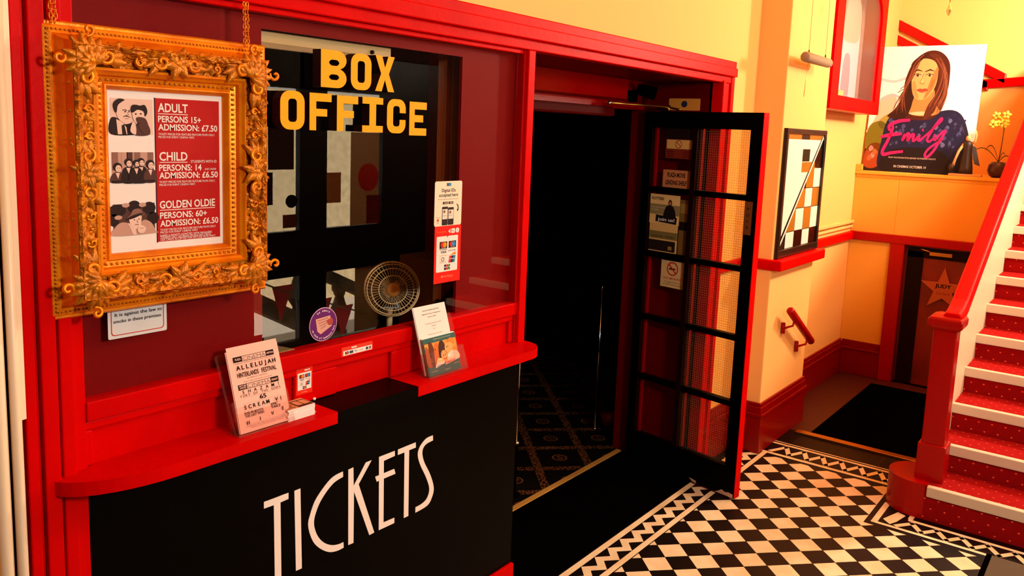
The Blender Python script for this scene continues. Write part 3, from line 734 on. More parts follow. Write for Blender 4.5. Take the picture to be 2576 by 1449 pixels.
def ph2(m_, pl):
    for x, c in ((.08, 2), (.3, 1), (.42, 3), (.6, 2), (.75, 1), (.92, 2)): m_.rect(pl, x-.07, .4, x+.07, 1, SEP[c], 2)
    for k_, (x, z, s_) in enumerate(((.13, .46, .085), (.38, .62, .075), (.52, .3, .075), (.68, .64, .07), (.9, .55, .085), (.56, .60, .06))):
        m_.flat(pl, spl([(x-.16, 0), (x-.13, z-.2), (x, z-.1), (x+.13, z-.2), (x+.16, 0)]), SEP[4 if k_ % 2 else 3], 3+k_*.8)
        m_.flat(pl, [(x-.05, z-.14), (x+.05, z-.14), (x+.01, z-.34)], SEP[0], 3.3+k_*.8)
        m_.disc(pl, x, z+.05, s_*1.25, SEP[4], 3.4+k_*.8, s_*1.7); m_.disc(pl, x+.02, z, s_*.8, SEP[0], 3.6+k_*.8, s_*1.35)
        for d in (-.025, .03): m_.disc(pl, x+.02+d, z+.02, .010, SEP[4], 3.75+k_*.8, .018)
        m_.stroke(pl, [(x, z-.06), (x+.04, z-.06)], .015, SEP[2], 3.75+k_*.8)
    m_.rect(pl, 0, 0, 1, .07, SEP[4], 9)
def ph3(m_, pl):
    m_.rect(pl, 0, 0, 1, 1, SEP[3], 1.3)
    for x, z, rx_ in ((.1, .80, .2), (.5, .9, .16), (.86, .84, .16), (.95, .5, .15), (.02, .5, .12)): m_.disc(pl, x, z, rx_, SEP[4], 2, .2)
    for x, z in ((.3, .96), (.7, .95), (.12, .58)): m_.disc(pl, x, z, .09, SEP[1], 2.2, .07)
    m_.flat(pl, spl([(0, 0), (.04, .28), (.2, .42), (.4, .36), (.56, .26), (.72, .46), (.9, .36), (1, .1), (1, 0)]), SEP[1], 3)
    m_.flat(pl, [(.33, .4), (.46, .0), (.54, 0), (.50, .3)], SEP[0], 4)
    m_.flat(pl, spl([(.38, .56), (.40, .32), (.50, .18), (.62, .26), (.66, .46), (.64, .62)]), SEP[0], 5)
    m_.flat(pl, spl([(.30, .54), (.42, .62), (.58, .68), (.74, .70), (.72, .62), (.64, .64), (.68, .74), (.60, .84), (.46, .80), (.40, .66)]), SEP[2], 6)
    m_.flat(pl, spl([(.28, .50), (.44, .60), (.60, .66), (.76, .68), (.60, .60), (.44, .52)]), SEP[4], 6.5)
    m_.disc(pl, .49, .48, .016, SEP[4], 6); m_.disc(pl, .60, .50, .016, SEP[4], 6); m_.stroke(pl, [(.55, .47), (.57, .40), (.54, .39)], .014, SEP[2], 6); m_.stroke(pl, [(.50, .32), (.59, .33)], .02, SEP[3], 6)
    m_.flat(pl, spl([(.56, .12), (.58, .28), (.66, .30), (.76, .2), (.72, .06), (.62, .04)]), SEP[0], 7); m_.stroke(pl, [(.6, .2), (.7, .2)], .012, SEP[2], 8)
photo(.025, .735, .372, .955, ph1); photo(.025, .438, .372, .625, ph2); photo(.025, .105, .372, .302, ph3)

# ================================================================ NOTICES ON THE BOOTH
def sheet(name, x0, z0, x1, z1, y, m, th=.0012, r=.004):
    pl = wallplane(0, y, 0); mb = MB(); mb.slab(pl, rr(x0, z0, x1, z1, r), 0, th, m); return mb, wallplane(0, y-th, 0)
# no-smoking notice, half hidden by the frame
mb, pl = sheet('n', .889, 1.318, 1.029, 1.42, 1.8045, cmat((214, 214, 212)))
fr_ = rr(.896, 1.325, 1.022, 1.413, .008)
mb.flat(pl, [fr_, rr(.898, 1.327, 1.020, 1.411, .007)[::-1]], cmat((190, 40, 20)), 1)
mb.text(pl, 'It is against the law to', .961, 1.369, .0075, INK, 2, w_=.112, align='c', bold=.01); mb.text(pl, 'smoke in these premises', .958, 1.354, .0075, INK, 2, w_=.113, align='c', bold=.01)
mb.build('smoking_notice', label='white notice reading smoke in these premises under the gold frame', cat='notice')
# card logos block
def logos(mb, pl, x0, z0, x1, z1, small=False):
    W, H = x1-x0, z1-z0
    X = lambda u: x0+W*u
    Z = lambda v: z0+H*v
    navy, orng, redc, blue = cmat((30, 16, 22)), cmat((255, 150, 10)), cmat((225, 30, 20)), cmat((40, 140, 200))
    for u, c2 in ((.12, orng), (.55, blue)):
        mb.rect(pl, X(u), Z(.68), X(u+.36), Z(.88), navy, 2)
        mb.disc(pl, X(u+.13), Z(.79), W*.085, redc, 3); mb.disc(pl, X(u+.24), Z(.79), W*.085, c2, 3.5)
        mb.text(pl, 'mastercard' if u < .3 else 'maestro', X(u+.18), Z(.695), H*.018, PAPER, 4, align='c', w_=W*.22)
    mb.rect(pl, X(.12), Z(.645), X(.48), Z(.66), navy, 2); mb.text(pl, 'VISA', X(.16), Z(.545), H*.07, navy, 2, w_=W*.29, bold=.02, shear=.25); mb.rect(pl, X(.12), Z(.47), X(.48), Z(.485), orng, 2)
    mb.text(pl, 'DISCOVER', X(.54), Z(.585), H*.035, navy, 2, w_=W*.36, bold=.01); mb.flat(pl, [(X(.62), Z(.47)), (X(.9), Z(.47)), (X(.9), Z(.56))], cmat((235, 130, 30)), 2)
    mb.rect(pl, X(.12), Z(.25), X(.46), Z(.44), cmat((240, 226, 208)), 2); mb.ring(pl, X(.28), Z(.37), W*.05, W*.07, cmat((40, 60, 110)), 3); mb.text(pl, 'Diners Club', X(.29), Z(.27), H*.025, INKG, 3, w_=W*.26, align='c')
    for q, c in enumerate(((210, 30, 30), (20, 50, 90), (20, 130, 150))):
        mb.flat(pl, [(X(.56+q*.1), Z(.25)), (X(.66+q*.1), Z(.25)), (X(.70+q*.1), Z(.45)), (X(.60+q*.1), Z(.45))], cmat(c), 2+q*.2)
    mb.text(pl, 'UnionPay', X(.72), Z(.345), H*.04, PAPER, 4, w_=W*.26, align='c', bold=.01)
    for q, c in enumerate(((20, 20, 60), (200, 30, 30), (60, 140, 50))):
        mb.flat(pl, rr(X(.36+q*.1), Z(.05), X(.45+q*.1), Z(.21), W*.02), cmat(c), 2); mb.rect(pl, X(.37+q*.1), Z(.115), X(.45+q*.1), Z(.15), PAPER, 3)
    mb.text(pl, 'JCB', X(.50), Z(.115), H*.03, navy, 4, w_=W*.22, align='c', bold=.02)
# digital IDs card
mb, pl = sheet('d', 1.949, 1.500, 2.081, 1.646, 1.8045, cmat((240, 222, 196)), r=.007)
mb.rect(pl, 2.005, 1.630, 2.014, 1.640, cmat((70, 80, 90)), 1); mb.rect(pl, 2.014, 1.630, 2.026, 1.640, cmat((50, 130, 180)), 1)
mb.text(pl, 'Digital IDs', 2.015, 1.611, .0105, INK, 1, w_=.067, align='c', bold=.012); mb.text(pl, 'accepted here', 2.015, 1.596, .0105, INK, 1, w_=.092, align='c', bold=.012)
mb.text(pl, 'Present your digital proof of age from your phone', 2.014, 1.586, .003, INKG, 1, w_=.098, align='c')
for q in (1.988, 2.015): mb.flat(pl, rr(q, 1.571, q+.024, 1.579, .002), cmat((40, 30, 26)), 1); mb.rect(pl, q+.006, 1.573, q+.021, 1.577, cmat((170, 150, 128)), 2)
for q, z in ((1.985, .0), (2.014, -.003)):
    mb.flat(pl, rr(q, 1.502, q+.028, 1.563+z, .003), cmat((40, 32, 30)), 1); mb.rect(pl, q+.002, 1.522, q+.026, 1.555+z, cmat((232, 220, 205)), 2); mb.disc(pl, q+.010, 1.547+z, .005, cmat((150, 90, 60)), 3); mb.text(pl, 'Over 18', q+.013, 1.532, .003, INK, 3, w_=.014, align='c')
mb.stroke(pl, [(2.055, 1.570), (2.062, 1.565), (2.064, 1.556), (2.062, 1.550)], [.002, .004, .004, .003], INK, 1); mb.flat(pl, [(2.057, 1.552), (2.067, 1.553), (2.061, 1.544)], INK, 1)
mb.disc(pl, 1.966, 1.520, .005, cmat((210, 80, 40)), 1); mb.text(pl, 'Download', 1.966, 1.528, .003, INKG, 1, w_=.016, align='c'); mb.text(pl, 'free', 1.966, 1.510, .003, INKG, 1, w_=.010, align='c')
mb.build('identity_card_poster', label='cream card reading Digital IDs accepted here on the booth glass', cat='notice')
# payment poster
mb, pl = sheet('p', 1.953, 1.311, 2.082, 1.4995, 1.8045, cmat((222, 24, 8)), r=.002)
mb.text(pl, 'Tap welcome...', 1.962, 1.478, .007, cmat((255, 110, 60)), 1, w_=.05)
mb.flat(pl, [(2.018, 1.481), (2.028, 1.489), (2.028, 1.473)], PAPER, 1); mb.flat(pl, rr(2.033, 1.474, 2.051, 1.489, .003), PAPER, 1); mb.disc(pl, 2.063, 1.482, .0085, PAPER, 1); mb.text(pl, 'Pay', 2.042, 1.479, .005, INK, 2, align='c', w_=.012); mb.text(pl, 'G', 2.063, 1.479, .006, INK, 2, align='c')
mb.flat(pl, rr(1.963, 1.348, 2.067, 1.466, .004), PAPER, 1); mb.flat(pl, [(2.011, 1.4665), (2.015, 1.461), (2.019, 1.4665)], cmat((222, 24, 8)), 2)
logos(mb, pl, 1.965, 1.347, 2.067, 1.462); mb.text(pl, 'worldpay', 2.022, 1.328, .009, cmat((255, 130, 90)), 1, w_=.05, align='c'); mb.disc(pl, 1.992, 1.332, .004, cmat((255, 130, 90)), 1)
mb.build('payment_card_poster', label='tall red payment cards poster under the cream card on the booth glass', cat='notice')
# round banknote sticker
pl = wallplane(0, 1.8045, 0); mb = MB(); mb.slab(pl, ell(1.500, 1.2535, .0495, .0485, 0, 48), 0, .001, cmat((214, 176, 196))); pl = wallplane(0, 1.8035, 0)
mb.disc(pl, 1.500, 1.2535, .0475, cmat((98, 26, 104)), 1, .0465, n=48)
mb.flat(pl, [(1.472, 1.272), (1.524, 1.276), (1.530, 1.245), (1.490, 1.226), (1.478, 1.236)], cmat((214, 160, 140)), 2)
for q in range(4): mb.stroke(pl, [(1.478+q*.004, 1.266-q*.008), (1.516-q*.002, 1.270-q*.007)], .002, cmat((160, 90, 90)), 3)
mb.flat(pl, spl([(1.512, 1.262), (1.530, 1.268), (1.534, 1.252), (1.520, 1.248)]), cmat((168, 70, 60)), 3)
def arc_text(mb, pl, st, cx, cz, r, a0, a1, h, m, layer):
    n = len(st)
    for i, ch in enumerate(st):
        if ch == ' ': continue
        a = a0+(a1-a0)*(i+.5)/n; up = 1 if a0 > a1 else -1
        tx, tz = (math.sin(a), -math.cos(a)) if up > 0 else (-math.sin(a), math.cos(a))
        nx_, nz_ = (math.cos(a), math.sin(a)) if up > 0 else (-math.cos(a), -math.sin(a))
        sub = Plane(pl.p(cx+r*math.cos(a), cz+r*math.sin(a)), pl.u*tx+pl.v*tz, pl.u*nx_+pl.v*nz_, pl.n)
        mb.text(sub, ch, 0, 0, h, m, layer, align='c', bold=.01)
arc_text(mb, pl, 'be aware', 1.500, 1.2535, .0365, 2.2, .94, .0065, PAPER, 2); arc_text(mb, pl, 'we check all banknotes here', 1.500, 1.2535, .0425, 3.45, 6.05, .0055, PAPER, 2)
mb.build('round_sticker', label='round purple sticker reading be aware on the booth glass', cat='sticker')
# small red card sticker on the apron and long one under the glass
pl0 = Plane((1.400, 1.797, 1.069), (.0555, 0, 0), (0, 0, .074), (0, -1, 0)); q = wallplane(0, 1.797, 0); mb = MB(); mb.slab(q, rr(1.4005, 1.068, 1.456, 1.143, .001), 0, .0008, cmat((228, 40, 14))); q = wallplane(0, 1.7962, 0)
mb.rect(q, 1.405, 1.081, 1.452, 1.130, PAPER, 1); logos(mb, q, 1.405, 1.080, 1.452, 1.131)
for d in (0, .006, .013): mb.disc(q, 1.431+d, 1.136, .0026, PAPER, 1)
mb.text(q, 'worldpay', 1.428, 1.073, .003, cmat((255, 190, 160)), 1, w_=.02, align='c')
mb.build('card_sticker', label='small red payment card sticker on the red apron left of the serving ledge', cat='sticker')
q = wallplane(0, 1.788, 0); mb = MB(); mb.slab(q, rr(1.554, 1.150, 1.674, 1.177, .001), 0, .0008, cmat((225, 60, 36))); q = wallplane(0, 1.7872, 0)
mb.rect(q, 1.560, 1.152, 1.672, 1.166, PAPER, 1)
for k_, c in enumerate(((235, 110, 10), (70, 80, 150))): mb.rect(q, 1.567+k_*.017, 1.155, 1.580+k_*.017, 1.163, cmat((40, 20, 20)), 2); mb.disc(q, 1.5735+k_*.017, 1.159, .003, cmat(c), 3)
mb.text(q, 'VISA', 1.602, 1.157, .0045, INK, 2, w_=.012); mb.text(q, 'DISCOVER', 1.620, 1.157, .0028, INKG, 2, w_=.016)
mb.rect(q, 1.647, 1.155, 1.656, 1.163, cmat((60, 70, 90)), 2); mb.rect(q, 1.660, 1.155, 1.668, 1.163, cmat((120, 90, 80)), 2)
for d in (0, .007, .014): mb.disc(q, 1.594+d, 1.1715, .003, PAPER, 1)
mb.build('card_sticker', label='long narrow payment card sticker on the red rail below the glass', cat='sticker')

# ================================================================ LEAFLETS
def leaning(xl, yb, zb, xr_, w_, h_, lean):
    """plane leaning back: u along x, v up the sheet"""
    return Plane((xl, yb, zb), (1, 0, 0), (0, math.sin(lean), math.cos(lean)), (0, -math.cos(lean), math.sin(lean)))
def holder(x0, x1, z0, yf, yb, h, lean, label, hb=None):
    root = thing('leaflet_holder', ((x0+x1)/2, (yf+yb)/2, z0), label, 'leaflet holder', 'clear leaflet holders on the counter')
    t = .0022; s_, c = math.sin(lean), math.cos(lean)
    def sl(pts, y_off, th):
        pass
    # back plate (leaning), base, front lip, two cheeks
    bp = Plane((0, yf+.024, z0), (1, 0, 0), (0, s_, c), (0, -c, s_))
    m_ = MB(); m_.slab(bp, rr(x0, 0, x1, h, .008), 0, t, ACRYL); m_.build('back_plate', root)
    fp = Plane((0, yf, z0+.004), (1, 0, 0), (0, s_, c), (0, -c, s_)); lip = h*.42
    # lip with a thumb notch
    no = [(x0, 0), (x1, 0), (x1, lip), (x0+(x1-x0)*.72, lip), (x0+(x1-x0)*.68, lip*.62), (x0+(x1-x0)*.32, lip*.62), (x0+(x1-x0)*.28, lip), (x0, lip)]
    m_ = MB(); m_.slab(fp, no, 0, t, ACRYL); m_.build('front_lip', root)
    for xx in (x0, x1):
        m_ = MB(); P = [(yf, z0), (yf+.03, z0), (yf+.026+lip*s_, z0+lip*c), (yf+lip*s_, z0+lip*c)]
        m_.loft([[(xx-t/2, y, z) for y, z in P], [(xx+t/2, y, z) for y, z in P]], ACRYL); m_.build('cheek', root)
    m_ = MB(); m_.box(x0, x1, yf, yf+.055, z0, z0+.003, ACRYL); m_.build('base', root)
    return root
Z0 = 1.0402
holder(1.155, 1.322, Z0, 1.700, 1.78, .205, .42, 'clear acrylic holder with the pink cinema programmes on the left shelf')
GL = 'pink programme leaflets in the left holder'
def fan_sheet(pl, w_, h_, bend, m, th=.0006):
    """sheet with gentle belly"""
    rings = []
    for i in range(9):
        t = i/8; b = bend*math.sin(PI*t)
        rings.append([pl.p(0, h_*t, b), pl.p(w_, h_*t, b), pl.p(w_, h_*t, b-th), pl.p(0, h_*t, b-th)])
    return rings
lean = .30
for k_ in range(5):
    pl = Plane((1.164+.002*k_-.004*(k_ % 2), 1.7085+.0022*k_, Z0+.005), (1, 0, 0), (0, math.sin(lean), math.cos(lean)), (0, -math.cos(lean), math.sin(lean)))
    m_ = MB(); m_.loft(fan_sheet(pl, .150, .205+(.010 if k_ == 2 else 0), .002, PINK), PINK)
    lab = 'pink leaflet behind the front programme in the left holder'
    if k_ == 0:
        q = Plane(pl.p(0, 0, .0022), pl.u, pl.v, pl.n); lab = 'front pink cinema programme listing ALLELUJAH and SCREAM VI in the left holder'
        W = .15
        def t(s_, u, v, h, u1, b=.01, mm=INK, sh=0): m_.text(q, s_, W*u, .205*v, h, mm, 2, w_=W*(u1-u), bold=b, shear=sh)
        def spread(s_, u0, u1, v, h, b=.02, rise=0):
            for i, ch in enumerate(s_):
                if ch != ' ': m_.text(q, ch, W*(u0+(u1-u0)*(i+.5)/len(s_)), .205*(v+rise*(i/len(s_))), h, INK, 2, align='c', bold=b)
        for v0, l1, l2 in ((.862, 'PLAZA', 'SKIPTON'), (.520, 'PICTURE HOUSE', 'KEIGHLEY')):
            m_.rect(q, W*.10, .205*v0, W*.90, .205*(v0+.066), INK, 1); m_.rect(q, W*.265, .205*(v0+.006), W*.735, .205*(v0+.060), PINK, 1.5)
            t('CINEMA', .275, v0+.010, .0085, .725, -.012)
            if l1 == 'PLAZA': t(l1, .13, v0+.022, .005, .24, .02, PINK)
            else: t('PICTURE', .12, v0+.037, .004, .25, .02, PINK); t('HOUSE', .125, v0+.012, .004, .245, .02, PINK)
            t(l2, .755, v0+.022, .0045, .885, .02, PINK)
        t('Programme from Fri 17th to Thurs 23rd March', .12, .838, .003, .90, 0, INKG)
        spread('ALLELUJAH', .12, .92, .765, .0105, .03); m_.rect(q, W*.12, .205*.752, W*.9, .205*.754, INKG, 1)
        t('HINTERLANDS', .12, .672, .0115, .54, .015); t('FESTIVAL', .60, .672, .0115, .90, .015)
        t('Sat 18th & Sun 19th March', .3, .640, .0028, .70, 0, INKG); t('The Hinterlands Festival', .22, .605, .0022, .78, 0, INKG)
        spread('SHAZAM!', .12, .94, .468, .0085, .01); spread('FURY OF THE GODS', .10, .92, .430, .006, 0)
        t('65', .47, .360, .0105, .60, .02); spread('SCREAM VI', .12, .92, .280, .0095, .02)
        for vv in (.42, .345, .265, .09): m_.rect(q, W*.12, .205*vv, W*.9, .205*(vv+.002), INKG, 1)
        t('PUSS IN BOOTS:', .13, .215, .0062, .50, .015); t('THE LAST WISH', .13, .180, .0062, .50, .015)
        t('EPIC', .66, .240, .006, .80, .015); t('TAILS', .65, .205, .006, .84, .015)
        for ch, u, v in (('H', .14, .095), ('I', .40, .105), ('V', .63, .125), ('E', .86, .150)): m_.text(q, ch, W*u, .205*v, .0085, INK, 2, bold=.03)
        t('COMMUNITY NEWS, OPEN DAY COMPETITIONS & MORE', .12, .065, .0025, .9, 0, INKG); t('PHONE US ON OR VISIT OUR BOX OFFICE', .2, .045, .0022, .85, 0, INKG)
    elif k_ == 2: lab = 'pink leaflet standing highest in the left holder'
    m_.build('leaflet', label=lab, cat='leaflet', group=GL)
# right holder
holder(1.836, 2.012, Z0, 1.695, 1.78, .185, .34, 'clear acrylic holder with the white programme and film postcards on the right shelf')
lean = .30
pl = Plane((1.842, 1.7225, Z0+.005), (1, 0, 0), (0, math.sin(lean), math.cos(lean)), (0, -math.cos(lean), math.sin(lean)))
for k_ in range(2):
    p2 = Plane(pl.p(-.003*k_, 0, -.002*k_), pl.u, pl.v, pl.n)
    m_ = MB(); m_.loft(fan_sheet(p2, .147, .216, .001, PAPER), PAPER)
    if k_ == 0:
        q = Plane(p2.p(0, 0, .0012), pl.u, pl.v, pl.n)
        for s_, v, h, w_ in (('PLAZA CINEMA SKIPTON', .198, .0038, .075), ('National Theatre Programme', .187, .0038, .085), ('Season 2023', .177, .0034, .038), ('Thursday 2nd February 2023', .156, .003, .075), ('Othello', .147, .003, .02), ('7pm', .138, .0028, .012), ('Thursday 9th March 2023', .121, .003, .066), ('The Crucible', .112, .003, .033), ('7pm', .103, .0028, .012), ('All Tickets £15.00', .093, .003, .046)):
            m_.text(q, s_, .076, v, h, INK if v > .17 else INKG, 1, w_=w_, align='c')
    m_.build('leaflet', label='white theatre programme sheet standing in the right holder' if k_ == 0 else 'blank white sheet behind the theatre programme in the right holder', cat='leaflet', group='white programme sheets')
TEAL = cmat((38, 92, 92))
for k_ in range(6):
    p2 = Plane((1.841+.0012*k_, 1.7075+.0022*k_, Z0+.004), (1, 0, 0), (0, math.sin(lean), math.cos(lean)), (0, -math.cos(lean), math.sin(lean)))
    m_ = MB(); m_.loft(fan_sheet(p2, .152, .118, .0008, PAPER), TEAL if k_ == 0 else PAPER)
    if k_ == 0:
        q = Plane(p2.p(0, 0, .001), Vector((.152, 0, 0)), pl.v*.118, pl.n)
        m_.rect(q, .02, .27, .985, .86, cmat((232, 150, 60)), 1)
        for pts, c, l in (([(.02, .27), (.02, .7), (.08, .78), (.16, .6), (.2, .27)], (170, 80, 30), 2), ([(.14, .27), (.14, .84), (.24, .86), (.30, .5), (.28, .27)], (96, 44, 24), 2),
                          ([(.25, .3), (.28, .7), (.36, .84), (.44, .76), (.42, .5), (.40, .3)], (214, 106, 40), 2.5), ([(.40, .27), (.40, .6), (.46, .82), (.56, .86), (.62, .7), (.58, .5), (.5, .36)], (62, 26, 18), 3),
                          ([(.46, .32), (.46, .52), (.54, .60), (.64, .52), (.64, .36), (.56, .27)], (236, 158, 96), 4), ([(.60, .52), (.62, .74), (.72, .82), (.84, .78), (.84, .6), (.72, .5)], (240, 168, 100), 4),
                          ([(.68, .78), (.78, .88), (.92, .84), (.90, .70), (.80, .76)], (210, 130, 50), 5), ([(.62, .28), (.66, .46), (.8, .54), (.98, .46), (.985, .28)], (240, 216, 190), 3.5), ([(.28, .27), (.34, .42), (.46, .38), (.5, .27)], (244, 214, 150), 5)):
            m_.flat(q, spl(pts), cmat(c), l)
        for u, v in ((.52, .46), (.585, .47), (.655, .66), (.70, .67), (.31, .66)): m_.disc(q, u, v, .012, cmat((60, 24, 16)), 5, .016)
        m_.stroke(q, [(.52, .38), (.56, .36), (.6, .39)], .02, cmat((190, 60, 40)), 5)
        m_.text(q, 'A COMEDY AND JOY FOR THE WHOLE FAMILY', .3, .925, .03, cmat((214, 190, 150)), 2, w_=.55)
        m_.flat(q, [(.22, .18), (.50, .24), (.52, .31), (.24, .28)], PAPER, 6); m_.text(q, 'Love', .37, .21, .05, INK, 7, w_=.2, align='c'); m_.flat(q, [(.52, .20), (.86, .25), (.86, .32), (.54, .29)], cmat((240, 170, 140)), 6); m_.text(q, 'COMING SOON', .69, .235, .04, cmat((214, 40, 30)), 7, w_=.28, align='c', bold=.02)
        m_.text(q, 'IN CINEMAS', .08, .09, .03, cmat((190, 180, 150)), 2, w_=.2); m_.text(q, 'MARCH', .5, .06, .03, cmat((190, 180, 150)), 2, w_=.16); m_.text(q, 'BOOK NOW', .8, .16, .03, cmat((190, 180, 150)), 2, w_=.16)
    m_.build('postcard', label='teal film postcard picturing smiling people at the front of the right holder' if k_ == 0 else 'plain postcard stacked behind the teal film postcard in the right holder', cat='postcard', group='film postcards in the right holder')
# flyers stack
for k_ in range(7):
    o = .0035*math.sin(k_*1.7); m_ = MB(); z = Z0+.0003+k_*.0046
    x0, x1, y0, y1 = 1.305+o, 1.392+o*.6, 1.706+o*.5, 1.765
    m_.box(x0, x1, y0, y1, z, z+.0043, PAPER)
    if k_ == 0: m_.box(1.35, 1.405, 1.716, 1.76, z, z+.0008, cmat((196, 172, 172)))
    if k_ == 6:
        q = Plane((x0, y0, z+.0043), (1, 0, 0), (0, 1, 0), (0, 0, 1)); m_.rect(q, 0, 0, x1-x0, y1-y0, cmat((232, 158, 112)), 1); m_.rect(q, .038, .002, .085, .05, cmat((70, 16, 10)), 2)
        m_.rect(q, .042, .012, .060, .044, cmat((232, 158, 112)), 3); m_.rect(q, .063, .012, .082, .044, cmat((232, 158, 112)), 3)
        for r_ in range(5): m_.rect(q, .006, .008+.009*r_, .033-.004*(r_ % 2), .011+.009*r_, cmat((80, 20, 12)), 2)
    m_.build('flyer', label='printed orange flyer on top of the stack beside the pink programmes' if k_ == 6 else ('bottom flyer of the stack, with a grey slip showing under it' if k_ == 0 else 'white-edged flyer in the middle of the stack on the left shelf'), cat='flyer', group='flyers stacked on the left shelf')
MB().ball((1.462, 1.795, 1.0455), .005, PAPER, 8).build('paper_scrap', label='tiny scrap of white paper at the left corner of the black serving ledge', cat='paper scrap')

# ================================================================ INSIDE THE BOOTH
fan = thing('desk_fan', (2.09, 2.12, 1.0), 'cream desk fan with a wire cage inside the booth', 'fan')
FC = Vector((2.058, 2.10, 1.238)); fn = Vector((-.62, -.75, .12)).normalized(); fu = fn.cross(Vector((0, 0, 1))).normalized(); fv = fu.cross(fn)*-1
if fv.z < 0: fv = -fv
FANM = mat('cream_plastic', (250, 214, 150), .45)
def fp_(r, a, d): return tuple(FC+fu*r*math.cos(a)+fv*r*math.sin(a)+fn*d)
m_ = MB()
for r, d in ((.097, 0), (.097, -.03), (.075, .026), (.05, .034), (.09, .014)): m_.tube([fp_(r, 2*PI*k/40, d) for k in range(40)], .0018 if r < .097 else .003, FANM, 5, closed=True)
for k_ in range(44):
    a = 2*PI*k_/44; m_.tube([fp_(r, a, d) for r, d in ((.022, .036), (.05, .034), (.075, .026), (.09, .014), (.097, 0), (.097, -.03), (.08, -.05), (.03, -.06))], .0009, FANM, 4)
cage = m_.build('cage', fan)
m_ = MB(); m_.loft([[fp_(r, 2*PI*k/20, d) for k in range(20)] for r, d in ((.024, .033), (.024, .040), (.018, .044), (.004, .045))], mat('orange_badge', (236, 160, 70), .4)); m_.build('hub', cage, label='orange centre badge')
for b_ in range(4):
    m_ = MB(); a = b_*PI/2
    m_.loft([[fp_(.02+.06*t, a-.25-.2*t, -.012), fp_(.02+.06*t, a+.25+.3*t, .004), fp_(.02+.06*t, a+.25+.3*t, .002), fp_(.02+.06*t, a-.25-.2*t, -.014)] for t in (0, .5, 1)], mat('fan_blade', (60, 36, 20), .4)); m_.build('blade', fan)
m_ = MB(); m_.loft([[fp_(r, 2*PI*k/16, d) for k in range(16)] for r, d in ((.02, -.05), (.036, -.06), (.034, -.12), (.015, -.13))], FANM); m_.build('motor', fan)
m_ = MB(); m_.tube([tuple(FC-fn*.09), (2.115, 2.17, 1.12), (2.115, 2.17, 1.0)], .012, FANM); m_.lathe([(.075, 0), (.075, .012), (.03, .03), (.012, .04)], (2.115, 2.17, 1.0), FANM); m_.build('stand', fan)
# odds and ends behind the glass
BRN = mat('brown_card', (176, 112, 48), .8)
q = wallplane(0, 2.06, 0); m_ = MB(); m_.box(2.212, 2.385, 2.05, 2.22, 1.0, 1.333, BRN)
sub = Plane((2.29, 2.05, 1.06), (0, 0, 1), (-1, 0, 0), (0, -1, 0)); m_.text(sub, 'CINEMA', 0, .03, .03, INK, 2, w_=.2); m_.text(sub, 'O', .05, -.04, .03, INK, 2)
m_.build('cardboard_box', label='brown cardboard box with sideways lettering in the booth behind the payment poster', cat='box', bevel=.002)
m_ = MB()
for k_ in range(5): m_.box(2.02+.012*k_, 2.035+.012*k_, 1.96+.05*k_, 1.99+.05*k_, 1.10+.03*k_, 1.20+.03*k_, DARKW)
m_ = MB(); rk = [(2.0, 1.90, 1.10), (2.2, 1.94, 1.26)]
m_.tube(rk, .022, DARKW, 6); m_.tube([(2.02, 1.885, 1.08), (2.2, 1.91, 1.22)], .008, BRN, 6); m_.tube([(2.05, 1.885, 1.08), (2.2, 1.91, 1.19)], .006, BRN, 6)
m_.build('card_rack', label='dark slanting card rack low in the right corner of the booth window', cat='rack')
m_ = MB(); m_.box(2.118, 2.148, 1.92, 1.96, 1.0, 2.2, mat('orange_brown_wood', (176, 84, 30), .5)); m_.box(2.150, 2.185, 1.92, 1.97, 1.0, 2.2, mat('tan_wood', (196, 140, 70), .5)); struct(m_, 'trim_15', bevel=.003)
bl = thing('roller_blind', (1.55, 1.88, 2.02), 'beige roller blind box along the top of the booth opening', 'blind')
m_ = MB(); m_.box(1.30, 1.80, 1.86, 1.90, 2.012, 2.05, mat('beige_blind', (196, 164, 110), .6)); m_.box(1.30, 1.78, 1.855, 1.86, 2.005, 2.02, mat('beige_blind_dark', (150, 120, 76), .6)); cas = m_.build('cassette', bl, bevel=.004)
m_ = MB(); m_.tube([(1.72, 1.853, 2.03), (1.72, 1.862, 2.03)], .006, INK, 10); m_.build('screw', cas)
m_ = MB(); m_.loft([[(1.32, 1.83, 1.152), (1.47, 1.83, 1.152), (1.47, 1.94, 1.152), (1.32, 1.98, 1.152)], [(1.32, 1.83, 1.192), (1.42, 1.83, 1.192), (1.40, 1.92, 1.192), (1.32, 1.98, 1.192)]], mat('olive_card', (150, 130, 84), .8)); m_.build('paper_tray', label='olive paper tray in the lower left corner of the booth opening', cat='tray')

# ================================================================ OPEN DOOR
HX, HY, DA, DL_, DH = 4.0, 2.18, math.radians(-100.19), .715, 1.945
dr = thing('door_1', (HX, HY, .012), kind='structure', rz=DA)
DW = WORLD[dr.name]
def dpt(u, d, z): return tuple(DW @ Vector((u, d, z-.012)))
def dbox(mb, u0, u1, d0, d1, z0, z1, m):
    v = [dpt(u, d, z) for u in (u0, u1) for d in (d0, d1) for z in (z0, z1)]
    mb.add(v, [(0, 1, 3, 2), (4, 6, 7, 5), (0, 4, 5, 1), (2, 3, 7, 6), (0, 2, 6, 4), (1, 5, 7, 3)], m)
TK = .044
m_ = MB()
dbox(m_, 0, .052, 0, TK, .012, DH, DARKW); dbox(m_, .648, DL_-.003, 0, TK, .012, DH, BLACKP); dbox(m_, .052, .648, 0, TK, .012, .167, BLACKP); dbox(m_, .052, .648, 0, TK, 1.862, DH, BLACKP)
dbox(m_, .0, .052, -.001, 0, .012, DH, BLACKP)
dbox(m_, DL_-.003, DL_, 0, TK, .012, DH, RED)
lfr = m_.build('leaf_frame', dr)
m_ = MB()
